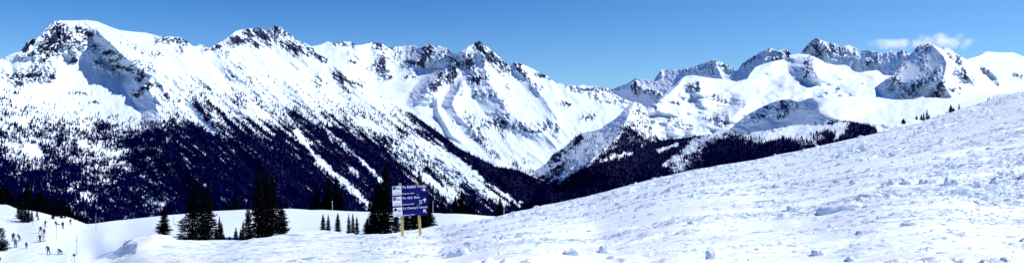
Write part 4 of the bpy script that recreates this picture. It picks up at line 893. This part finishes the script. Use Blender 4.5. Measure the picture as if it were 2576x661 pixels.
print('sign distance', gs.y, 'panel width', 88 * S)
sg = empty('trail_sign', gs, math.radians(14));  tag(sg, 'large blue three-board trail sign on two yellowish wooden posts', 'trail sign')
cs, sn = math.cos(PHI), math.sin(PHI)
def loc_uv(u, v):          # bearing -> local metres on the board plane
    return (u - CU) / F * gs.y - gs.x, CAMZ + (CV - v) / F * gs.y - gs.z
def prism_between(name, p0, p1, w_, d_, parent, mat, y0=.02):
    ax = Vector((p1[0] - p0[0], 0, p1[1] - p0[1])); n_ = Vector((ax.z, 0, -ax.x)).normalized() * (w_ / 2)
    bm = bmesh.new(); vs = []
    for yy in (y0, y0 + d_):
        for q, sg_ in ((p0, -1), (p0, 1), (p1, 1), (p1, -1)): vs.append(bm.verts.new((q[0] + n_.x * sg_, yy, q[1] + n_.z * sg_)))
    for f in ((0, 1, 2, 3), (7, 6, 5, 4), (0, 4, 5, 1), (1, 5, 6, 2), (2, 6, 7, 3), (3, 7, 4, 0)): bm.faces.new([vs[i] for i in f])
    bmesh.ops.recalc_face_normals(bm, faces=bm.faces); bmesh.ops.bevel(bm, geom=bm.edges[:], offset=.006, segments=1, affect='EDGES')
    me = bpy.data.meshes.new(name); bm.to_mesh(me); bm.free(); return link(name, me, mat, parent)
prism_between('post', loc_uv(1013.2, 606), loc_uv(1005.6, 460.3), 6.4 * S, 6.4 * S, sg, M_POST)
prism_between('post', loc_uv(1058.0, 600), loc_uv(1048.5, 457.6), 6.4 * S, 6.4 * S, sg, M_POST)
PW, PH = 87.6 * S, 24.6 * S
def arrow_pts(cx, cz, s_, ang):
    base = [(-.5, -.09), (.12, -.09), (-.06, -.36), (.14, -.42), (.52, 0), (.14, .42), (-.06, .36), (.12, .09), (-.5, .09)]
    c_, d_ = math.cos(ang), math.sin(ang)
    return [(cx + s_ * (x * c_ - z * d_), cz + s_ * (x * d_ + z * c_)) for x, z in base]
for i, (u, v, title, tw, ang, kind) in enumerate([(1029.2, 476.6, 'To Rabbit Tracks', 61.5, 0, 's'), (1029.8, 503.4, 'To G.S. Run', 43.5, 90, 's'), (1031.4, 530.2, "To Chunky's Choice", 62, 128, 'd')]):
    lx, lz = loc_uv(u, v)
    bd = link('sign_board', box_mesh('sign_board', -PW / 2, PW / 2, -.012, .012, -PH / 2, PH / 2, .003), M_BLUE, sg)
    bd.location = (lx, 0, lz); bd.rotation_euler = (0, -PHI, 0)
    x0 = -PW / 2; k = S
    link('label_plate', box_mesh('label_plate', x0 + .8 * k, x0 + 23.6 * k, -.016, -.0125, -PH / 2 + .9 * k, PH / 2 - .9 * k), M_WHITE, bd)
    if kind == 's':
        flat_poly('blue_square_mark', [(x0 + 2.0 * k, 2.2 * k), (x0 + 10.6 * k, 2.2 * k), (x0 + 10.6 * k, 10.6 * k), (x0 + 2.0 * k, 10.6 * k)], M_LBLUE, bd, -.017)
        lettering('more\ndifficult', x0 + 12.3 * k, 2.3 * k, 9.6 * k, 4.6 * k, M_BLACK, bd, -.019)
    else:
        flat_poly('black_diamond_mark', [(x0 + 6.8 * k, .6 * k), (x0 + 12.0 * k, 5.8 * k), (x0 + 6.8 * k, 11.0 * k), (x0 + 1.6 * k, 5.8 * k)], M_BLACK, bd, -.017)
        lettering('most\ndifficult', x0 + 13.2 * k, .9 * k, 9.2 * k, 4.8 * k, M_BLACK, bd, -.019)
    lettering('WHISTLER', x0 + 3.6 * k, -9.6 * k, 17.6 * k, 2.6 * k, M_GREYR, bd, -.019, .0)
    arc = [(x0 + (4 + q * 17) * k, (-6.3 + 2.6 * math.sin(q * math.pi) + (.8 if abs(q - .45) < .06 else 0)) * k) for q in [j / 12 for j in range(13)]]
    flat_poly('arc_emblem', arc + [(x, z - .55 * k) for x, z in reversed(arc)], M_GREYR, bd, -.017)
    lettering(title, x0 + 25.2 * k, PH / 2 - 8.0 * k, tw * k, (6.3 if i != 1 else 5.6) * k, M_WHITE, bd, -.016, .018)
    lettering('Harmony Chair', x0 + 25.8 * k, -PH / 2 + 1.2 * k, 29 * k, 3.6 * k, M_WHITE, bd, -.016, .02)
    ax_, az_ = [(79.3, -1.6), (81.5, -1.9), (80.3, -2.4)][i]
    flat_poly('arrow', arrow_pts(x0 + ax_ * k, az_ * k, 10.5 * k, math.radians(ang)), M_WHITE, bd, -.0125)
    if i == 1:
        flat_poly('pictogram_plate', [(x0 + 68 * k, -9.6 * k), (x0 + 74 * k, -9.6 * k), (x0 + 74 * k, -.8 * k), (x0 + 68 * k, -.8 * k)], M_WHITE, bd, -.0125)
        flat_poly('red_pictogram', [(x0 + 69.2 * k, -8.2 * k), (x0 + 72.8 * k, -8.2 * k), (x0 + 73.2 * k, -3.2 * k), (x0 + 68.9 * k, -3.2 * k)], M_RED, bd, -.0155)
        flat_poly('pictogram_cap', [(x0 + 69.0 * k, -2.9 * k), (x0 + 73.0 * k, -2.9 * k), (x0 + 73.0 * k, -1.7 * k), (x0 + 69.0 * k, -1.7 * k)], M_BLACK, bd, -.0155)
for (u, v) in [(1007, 489.3), (1050.5, 486.8), (1008, 516), (1051.5, 513.5)]:   # yellow spacers seen between the boards
    lx, lz = loc_uv(u, v); o = link('spacer', box_mesh('spacer', -3.6 * S, 3.6 * S, .0135, .0195, -2.4 * S, 2.4 * S), M_POST, sg); o.location = (lx, 0, lz); o.rotation_euler = (0, -PHI, 0)

# ================================================================== MARKER POLES
M_BAMBOO = mat_simple('grey_pole', (.16, .15, .16), .7, .2, 3); M_DISCR = mat_simple('red_disc', (.55, .02, .03), .5, .1, 3); M_DISCG = mat_simple('green_disc', (.02, .30, .16), .5, .1, 3); M_DARKP = mat_simple('dark_pole', (.03, .035, .05), .6, .2, 3)
M_SILV = mat_simple('pale_pole', (.55, .57, .6), .5, .1, 3); M_YEL = mat_simple('yellow_post', (.55, .42, .08), .7, .2, 3)
def cyl_mesh(name, r0, r1, z0, z1, n=8, axis='z'):
    bm = bmesh.new(); bmesh.ops.create_cone(bm, cap_ends=True, segments=n, radius1=r0, radius2=r1, depth=z1 - z0)
    bmesh.ops.translate(bm, verts=bm.verts, vec=(0, 0, (z0 + z1) / 2))
    if axis == 'y': bmesh.ops.rotate(bm, verts=bm.verts, cent=(0, 0, 0), matrix=Matrix.Rotation(math.pi / 2, 3, 'X'))
    me = bpy.data.meshes.new(name); bm.to_mesh(me); bm.free(); return me
def marker(u, v, h_u, label, g=None, mat=M_BAMBOO, disc=None, shape='round', rad=.045, band=None, name='marker_pole', cat='marker pole', lamp=False):
    g = g or ground(u, v, BH); h = h_u / F * g.y
    e = empty(name, g); tag(e, label, cat, 'marker poles along the piste')
    link('pole', cyl_mesh('pole', rad, rad * .8, -.4, h), mat, e)
    if disc:
        if shape == 'round': me = cyl_mesh('disc', .24, .24, -.02, .02, 16, 'y')
        else:
            me = cyl_mesh('disc', .36, .36, -.02, .02, 4, 'y')
        o = link('marker_disc', me, disc, e); o.location = (0, -.09, h - .15)
    if band:
        o = link('colour_band', cyl_mesh('colour_band', rad * 1.7, rad * 1.7, -.2, .2), band, e); o.location = (0, 0, h * .7)
    if lamp:
        o = link('pole_cap', box_mesh('pole_cap', -.25, .25, -.12, .12, 0, .22, .02), mat, e); o.location = (-.1, 0, h)
    return e
marker(141.4, 600, 48, 'thin bare pole beside the skiers in the middle of the piste', band=M_DISCG)
marker(241.2, 580, 47, 'thin bare pole in front of the small blue trail boards')
marker(193, 640, 52, 'thin pole with a dark green band on the open snow right of the skiers', band=M_DISCG)
marker(187, 664, 26, 'short pole with a green diamond disc near the bottom edge', disc=M_DISCG, shape='diamond')
marker(82.6, 567, 15, 'short pole with a red disc beside the fir clump', disc=M_DISCR)
marker(17.7, 629, 22, 'short pole with a red disc beside the brownish pine', disc=M_DISCR)
marker(.8, 664, 17, 'short pole with a red disc cut by the left edge of the photo', disc=M_DISCR)
marker(259.2, 558, 12, 'pole with a small green disc right of the small blue trail boards', g=P(259.2, 559, 243), disc=M_DISCG)
marker(436.5, 565, 36, 'lone dark pole on the bench left of the first tall tree group', mat=M_DARKP)
marker(835.5, 534, 28, 'grey pole with a boxy cap in front of the dark clump of firs', g=P(835.5, 535, 290), lamp=True, rad=.08, mat=M_SILV)
marker(1088.5, 538, 35, 'pale pole standing at the far edge just right of the sign', g=P(1088.5, 539, 290), mat=M_SILV, rad=.08)
marker(1267, 543, 30, 'pale pole beside the lone fir at the right tip of the bench', g=P(1267, 543, 290), mat=M_SILV, rad=.08)
# small double trail board by the piste
g = P(245, 558, 238); e = empty('trail_sign', g); tag(e, 'small distant blue double-board trail sign at the edge of the piste', 'trail sign'); k = g.y / F
link('post', box_mesh('post', 3.7 * k, 5.1 * k, .03, .15, -2 * k, 12 * k), M_YEL, e); link('post', box_mesh('post', -6 * k, -4.8 * k, .03, .15, -2 * k, 14 * k), M_YEL, e)
for z0 in (8.2, 4.3):
    b_ = link('sign_board', box_mesh('sign_board', -7 * k, 6.6 * k, -.03, .02, z0 * k, (z0 + 3.5) * k, .01), M_BLUE, e)
    o = link('lettering_bar', box_mesh('lettering_bar', -5 * k, 4 * k, -.05, -.035, (z0 + 1.5) * k, (z0 + 2.2) * k), M_LBLUE, b_)

# ================================================================== PEOPLE
def cloth(name, c): return mat_simple(name, c, .8, .2, 12)
CM = {'skin': mat_simple('skin', (.45, .25, .17), .6, .1, 10), 'black': cloth('black_cloth', (.010, .010, .014)), 'navy': cloth('navy_cloth', (.012, .016, .06)), 'blue': cloth('blue_cloth', (.012, .03, .26)), 'lblue': cloth('light_blue_cloth', (.14, .26, .40)),
      'grey': cloth('grey_cloth', (.09, .10, .12)), 'dgrey': cloth('dark_grey_cloth', (.028, .032, .042)), 'beige': cloth('beige_cloth', (.27, .24, .20)), 'red': cloth('red_cloth', (.42, .012, .015)), 'dred': cloth('dark_red_cloth', (.24, .010, .012)), 'white': cloth('white_cloth', (.72, .74, .78)),
      'olive': cloth('olive_cloth', (.06, .055, .035)), 'bluegrey': cloth('blue_grey_cloth', (.05, .07, .12))}
M_SKI = mat_simple('ski_top', (.08, .08, .10), .4, .3, 6); M_ALU = mat_simple('pole_shaft', (.10, .10, .12), .4, .1, 6)
def skin(name, verts, edges, rad, mat, parent, sub=1):
    me = bpy.data.meshes.new('tmp'); me.from_pydata([tuple(v) for v in verts], edges, []); ob = bpy.data.objects.new('tmp', me); COL.objects.link(ob)
    m = ob.modifiers.new('s', 'SKIN'); m.use_smooth_shade = True
    for i, q in enumerate(rad): me.skin_vertices[0].data[i].radius = (q, q) if not isinstance(q, tuple) else q
    me.skin_vertices[0].data[0].use_root = True
    if sub: ob.modifiers.new('d', 'SUBSURF').levels = sub
    bpy.context.view_layer.update()
    out = bpy.data.meshes.new_from_object(ob.evaluated_get(bpy.context.evaluated_depsgraph_get())); out.name = name
    bpy.data.objects.remove(ob); out.materials.clear(); out.materials.append(mat)
    return link(name, out, None, parent)
def vec(*a): return Vector(a)
def person(u, v, h_z, label, jacket, trousers, hat, lean=(0, 0), feet=((-.14, 0), (.14, 0)), knee=(.05, -.05), hands=None, crouch=0.0, ry=0.0, pelvis=None, headf=(0, 0)):
    """x = right in the view, y = away, z = up, metres for a 1.75 m figure"""
    g = ground(u, v, BH); s_ = (h_z / 4.009 / F * g.y) / 1.78
    if crouch or lean != (0, 0) or pelvis: s_ = max(min(s_ * 1.12, 1.08), .95) if h_z > 50 else 1.0
    e = empty('person', g, ry); e.scale = (s_, s_, s_); tag(e, label, 'person', 'skiers and boarders on the piste')
    pel = vec(*(pelvis or (0, 0, .93 - crouch)))
    dirn = vec(lean[0], lean[1], 1).normalized()
    chest = pel + dirn * .34; neck = pel + dirn * .54; hd = neck + (dirn + vec(headf[0], headf[1], 0)).normalized() * .10; top = hd + (dirn + vec(headf[0], headf[1], .2)).normalized() * .14
    side = vec(1, 0, 0) if abs(dirn.x) < .5 else vec(dirn.z, 0, -dirn.x)
    shL = neck - side * .18 - dirn * .05; shR = neck + side * .18 - dirn * .05
    hipL = pel + vec(-.10, 0, -.03); hipR = pel + vec(.10, 0, -.03)
    fL = vec(feet[0][0], feet[0][1], .09); fR = vec(feet[1][0], feet[1][1], .09)
    kL = (hipL + fL) / 2 + vec(knee[0] - .05, knee[1], .02); kR = (hipR + fR) / 2 + vec(knee[0] + .03, knee[1], .02)
    tL = fL + vec(-.04, -.16, -.05); tR = fR + vec(.04, -.16, -.05)
    if hands is None: hands = ((-.30, -.12, .95), (.30, -.12, .95))
    hL, hR = vec(*hands[0]), vec(*hands[1])
    eL = (shL + hL) / 2 + vec(-.07, .06, -.04); eR = (shR + hR) / 2 + vec(.07, .06, -.04)
    gL = hL + (hL - eL).normalized() * .09; gR = hR + (hR - eR).normalized() * .09
    V_ = [pel, chest, neck, hd, top, shL, eL, hL, gL, shR, eR, hR, gR, hipL, kL, fL, tL, hipR, kR, fR, tR]
    E_ = [(0, 1), (1, 2), (2, 3), (3, 4), (2, 5), (5, 6), (6, 7), (7, 8), (2, 9), (9, 10), (10, 11), (11, 12), (0, 13), (13, 14), (14, 15), (15, 16), (0, 17), (17, 18), (18, 19), (19, 20)]
    R_ = [.13, .14, .06, .095, .09, .06, .045, .032, .035, .06, .045, .032, .035, .09, .06, .045, .04, .09, .06, .045, .04]
    skin('body', V_, E_, R_, CM['skin'], e)
    skin('jacket', [pel - dirn * .06, pel + dirn * .1, chest, neck - dirn * .02, shL, eL, hL, shR, eR, hR], [(0, 1), (1, 2), (2, 3), (3, 4), (4, 5), (5, 6), (3, 7), (7, 8), (8, 9)],
         [.18, .17, .19, .09, .095, .075, .06, .095, .075, .06], CM[jacket], e)
    skin('trousers', [pel, hipL, kL, fL + vec(0, 0, .08), hipR, kR, fR + vec(0, 0, .08)], [(0, 1), (1, 2), (2, 3), (0, 4), (4, 5), (5, 6)], [.15, .12, .095, .085, .12, .095, .085], CM[trousers], e)
    skin('boot', [fL + vec(0, .02, .1), fL, tL], [(0, 1), (1, 2)], [.07, .075, .06], CM['black'], e); skin('boot', [fR + vec(0, .02, .1), fR, tR], [(0, 1), (1, 2)], [.07, .075, .06], CM['black'], e)
    skin('glove', [hL, gL], [(0, 1)], [.05, .055], CM['black'], e); skin('glove', [hR, gR], [(0, 1)], [.05, .055], CM['black'], e)
    ht = skin('hat', [hd + (top - hd) * .35, top + (top - hd) * .22], [(0, 1)], [.118, .085], CM[hat], e)
    fc = (vec(0, -1, 0)); gc = hd + (top - hd) * .25 + fc * .10
    skin('goggles', [gc - side * .06, gc, gc + side * .06], [(0, 1), (1, 2)], [.03, .035, .03], CM['black'], e, 0)
    return e, (e.matrix_world if False else Matrix.Translation(g) @ Matrix.Rotation(ry, 4, 'Z') @ Matrix.Diagonal((s_, s_, s_, 1))), (fL, fR, gL, gR)
def plank(M, p, L, W_, ang, label, name, cat, tilt=0):
    bm = bmesh.new(); n_ = 12; rows = []
    for i in range(n_ + 1):
        q = i / n_ * 2 - 1; w_ = W_ / 2 * (1 - .75 * max(0, abs(q) - .9) / .1); z = .0 + (max(0, abs(q) - .86) / .14) ** 2 * .09
        rows.append([bm.verts.new((q * L / 2, sy_ * w_, z + sz)) for sy_, sz in ((-1, 0), (1, 0), (1, .02), (-1, .02))])
    for a_, b_ in zip(rows, rows[1:]):
        for j in range(4): bm.faces.new((a_[j], a_[(j + 1) % 4], b_[(j + 1) % 4], b_[j]))
    bm.faces.new(rows[0][::-1]); bm.faces.new(rows[-1]); bmesh.ops.recalc_face_normals(bm, faces=bm.faces)
    me = bpy.data.meshes.new(name); bm.to_mesh(me); bm.free(); o = link(name, me, M_SKI)
    o.location = M @ vec(p[0], p[1], .015); o.rotation_euler = (0, tilt, ang); tag(o, label, cat, 'skis and boards under the people'); return o
def skipole(M, top_, foot, label):
    a_, b_ = M @ top_, M @ foot; d_ = b_ - a_
    me = cyl_mesh('ski_pole', .014, .014, 0, d_.length, 6); bm = bmesh.new(); bm.from_mesh(me)
    r_ = bmesh.ops.create_cone(bm, cap_ends=True, segments=10, radius1=.05, radius2=.05, depth=.012); bmesh.ops.translate(bm, verts=r_['verts'], vec=(0, 0, d_.length - .08))
    r_ = bmesh.ops.create_cone(bm, cap_ends=True, segments=8, radius1=.022, radius2=.022, depth=.14); bmesh.ops.translate(bm, verts=r_['verts'], vec=(0, 0, .0))
    bm.to_mesh(me); bm.free(); o = link('ski_pole', me, M_ALU); o.location = a_; o.rotation_euler = d_.to_track_quat('Z', 'Y').to_euler(); tag(o, label, 'ski pole', 'ski poles')
def at7(x, y): return x / 4.009, 496 + y / 4.009
def skier(x, y, h, label, *a, ski=None, poles=None, short='', **k):
    u, v = at7(x, y); e, M, (fL, fR, gL, gR) = person(u, v, h, label, *a, **k)
    if ski == 'skis':
        plank(M, (fL.x, fL.y), 1.65, .08, k.get('ang', 1.2), 'ski on the left foot of the ' + short, 'ski', 'ski'); plank(M, (fR.x, fR.y), 1.65, .08, 1.35, 'ski on the right foot of the ' + short, 'ski', 'ski')
    if ski == 'board': plank(M, ((fL.x + fR.x) / 2, (fL.y + fR.y) / 2 - .03), 1.52, .27, .12, 'snowboard under the feet of the ' + short, 'snowboard', 'snowboard')
    if poles:
        for (gg, dx, nm) in ((gL, -poles, 'left'), (gR, poles, 'right')): skipole(M, gg + vec(0, -.02, .06), vec(gg.x + dx, gg.y + .1, 0), 'ski pole in the %s hand of the %s' % (nm, short))
skier(133, 440, 95, 'person in black with ski poles, upper left of the group of three', 'black', 'black', 'black', lean=(.06, 0), hands=((-.26, -.1, 1.0), (.42, -.15, 1.12)), poles=.25, short='person in black at the far left')
skier(195, 440, 75, 'person in a dark blue jacket and grey trousers stooping towards the one in black', 'navy', 'bluegrey', 'black', lean=(-.45, 0), feet=((-.12, 0), (.13, 0)), knee=(.10, 0), hands=((-.50, -.1, 1.05), (-.1, -.2, .95)), crouch=.08)
skier(157, 503, 90, 'person in a light blue jacket with poles at the front of the group of three', 'lblue', 'black', 'black', lean=(.04, 0), hands=((-.22, -.2, 1.05), (.45, -.15, 1.10)), ski='skis', poles=.22, short='person in a light blue jacket')
skier(266, 515, 72, 'short person in a bright blue jacket standing alone facing uphill', 'blue', 'navy', 'black', hands=((-.26, -.1, .92), (.26, -.1, .92)))
skier(455, 300, 70, 'snowboarder in grey jacket and beige trousers leaning at the top of the piste', 'dgrey', 'beige', 'grey', lean=(.22, 0), feet=((-.22, 0), (.06, .05)), hands=((-.05, -.2, 1.1), (.48, -.1, 1.15)), crouch=.06, ski='board', short='leaning rider in grey and beige')
skier(570, 272, 27, 'dark-clothed person sitting on the snow at the top of the piste', 'black', 'navy', 'black', pelvis=(-.1, 0, .16), lean=(-.35, 0), feet=((.62, -.05), (.66, .15)), knee=(.05, 0), hands=((-.4, -.1, .35), (.2, -.15, .35)), ski='board', short='sitting person')
skier(632, 315, 78, 'person all in dark navy standing upright on a snowboard by the bare pole', 'navy', 'navy', 'black', feet=((-.1, 0), (.16, 0)), hands=((-.2, -.12, .95), (.22, -.12, .95)), ski='board', short='person in dark navy')
skier(710, 278, 68, 'person in a red jacket and grey-white trousers highest on the piste at the right', 'red', 'beige', 'dred', hands=((-.28, -.1, .98), (.28, -.1, .98)))
skier(408, 362, 73, 'snowboarder in a black jacket, beige trousers and red hat with legs wide apart', 'black', 'beige', 'dred', lean=(.10, 0), feet=((-.42, 0), (.22, 0)), hands=((-.32, -.1, .98), (.36, -.15, .95)), crouch=.08, ski='board', short='rider with the red hat')
skier(445, 385, 72, 'person in a red jacket and dark trousers right of the rider with the red hat', 'red', 'navy', 'dred', lean=(-.04, 0), hands=((-.26, -.12, 1.0), (.30, -.12, .95)))
skier(402, 450, 85, 'skier in an olive brown jacket and black trousers holding poles', 'olive', 'black', 'dgrey', feet=((-.16, 0), (.10, .05)), hands=((-.38, -.12, 1.15), (.26, -.12, 1.0)), ski='skis', poles=.10, short='skier in the olive jacket')
skier(440, 440, 78, 'skier dressed all in white next to the one in olive brown', 'white', 'white', 'grey', lean=(-.06, 0), feet=((-.10, 0), (.20, 0)), hands=((-.30, -.1, 1.1), (.36, -.1, 1.0)), ski='skis', poles=.12, short='skier in white')
skier(485, 573, 88, 'skier in a blue-grey jacket, head bent, crossing the lower piste', 'bluegrey', 'dgrey', 'dgrey', lean=(-.18, -.1), feet=((-.16, 0), (.34, 0)), hands=((-.42, -.1, .98), (.30, -.15, .90)), headf=(-.3, 0), ski='skis', poles=.14, short='skier in the blue-grey jacket')
skier(605, 573, 57, 'person in a red jacket bending down with both hands at the snow', 'dred', 'dgrey', 'black', pelvis=(.16, 0, .78), lean=(-1.5, -.1), feet=((.0, 0), (.38, 0)), knee=(.12, 0), hands=((-.42, -.1, .22), (-.24, -.25, .20)), headf=(-.2, 0), ski='board', short='bending person in red')

# ================================================================== CLOUDS
mc = bpy.data.materials.new('cloud_vapour'); mc.use_nodes = True; nt = mc.node_tree; nt.nodes.remove(nt.nodes['Principled BSDF'])
pv = N(nt, 'ShaderNodeVolumePrincipled'); nt.links.new(pv.outputs[0], nt.nodes['Material Output'].inputs['Volume']); pv.inputs['Color'].default_value = (1, 1, 1, 1); pv.inputs['Anisotropy'].default_value = .2
tc = N(nt, 'ShaderNodeTexCoord'); ln = N(nt, 'ShaderNodeVectorMath', operation='LENGTH'); nt.links.new(tc.outputs['Object'], ln.inputs[0])
geo = N(nt, 'ShaderNodeNewGeometry'); no = N(nt, 'ShaderNodeTexNoise'); no.inputs['Scale'].default_value = .006; no.inputs['Detail'].default_value = 5; nt.links.new(geo.outputs['Position'], no.inputs['Vector'])
m1 = N(nt, 'ShaderNodeMath', operation='MULTIPLY_ADD'); m1.inputs[1].default_value = 4.2; m1.inputs[2].default_value = -2.0; nt.links.new(no.outputs['Fac'], m1.inputs[0])
m2 = N(nt, 'ShaderNodeMath', operation='SUBTRACT'); nt.links.new(m1.outputs[0], m2.inputs[0]); nt.links.new(ln.outputs['Value'], m2.inputs[1])
m3 = N(nt, 'ShaderNodeMath', operation='ADD'); m3.inputs[1].default_value = .85; nt.links.new(m2.outputs[0], m3.inputs[0])
m4 = N(nt, 'ShaderNodeMath', operation='MULTIPLY'); m4.inputs[1].default_value = .0048; m4.use_clamp = True; nt.links.new(m3.outputs[0], m4.inputs[0]); nt.links.new(m4.outputs[0], pv.inputs['Density'])
SC.cycles.volume_bounces = 3; SC.cycles.volume_step_rate = 2; SC.cycles.volume_max_steps = 64
def cloud(x, y, w_, h_, label, d=15000):
    u, v = T(5, [(x, y)])[0]; bm = bmesh.new(); bmesh.ops.create_icosphere(bm, subdivisions=3, radius=1.15)
    for q in bm.verts: q.co *= 1 + .08 * float(pn(q.co.x * 3, q.co.z * 3 + q.co.y, 90))
    me = bpy.data.meshes.new('cloud'); bm.to_mesh(me); bm.free(); me.materials.append(mc)
    o = link('cloud', me); o.location = P(u, v, d); s_ = d / F / 2.348 / 2; o.scale = (w_ * s_, w_ * s_ * .5, h_ * s_); tag(o, label, 'cloud', 'small clouds over the right-hand peaks')
cloud(740, 100, 300, 72, 'small flat white cloud left of the pyramid peak')
cloud(1040, 86, 340, 92, 'larger white cloud above and right of the pyramid peak')
cloud(1120, 125, 130, 44, 'low wisp of cloud touching the ridge right of the pyramid peak')
cloud(900, 104, 190, 44, 'thin wisp of cloud joining the two clouds over the pyramid peak')
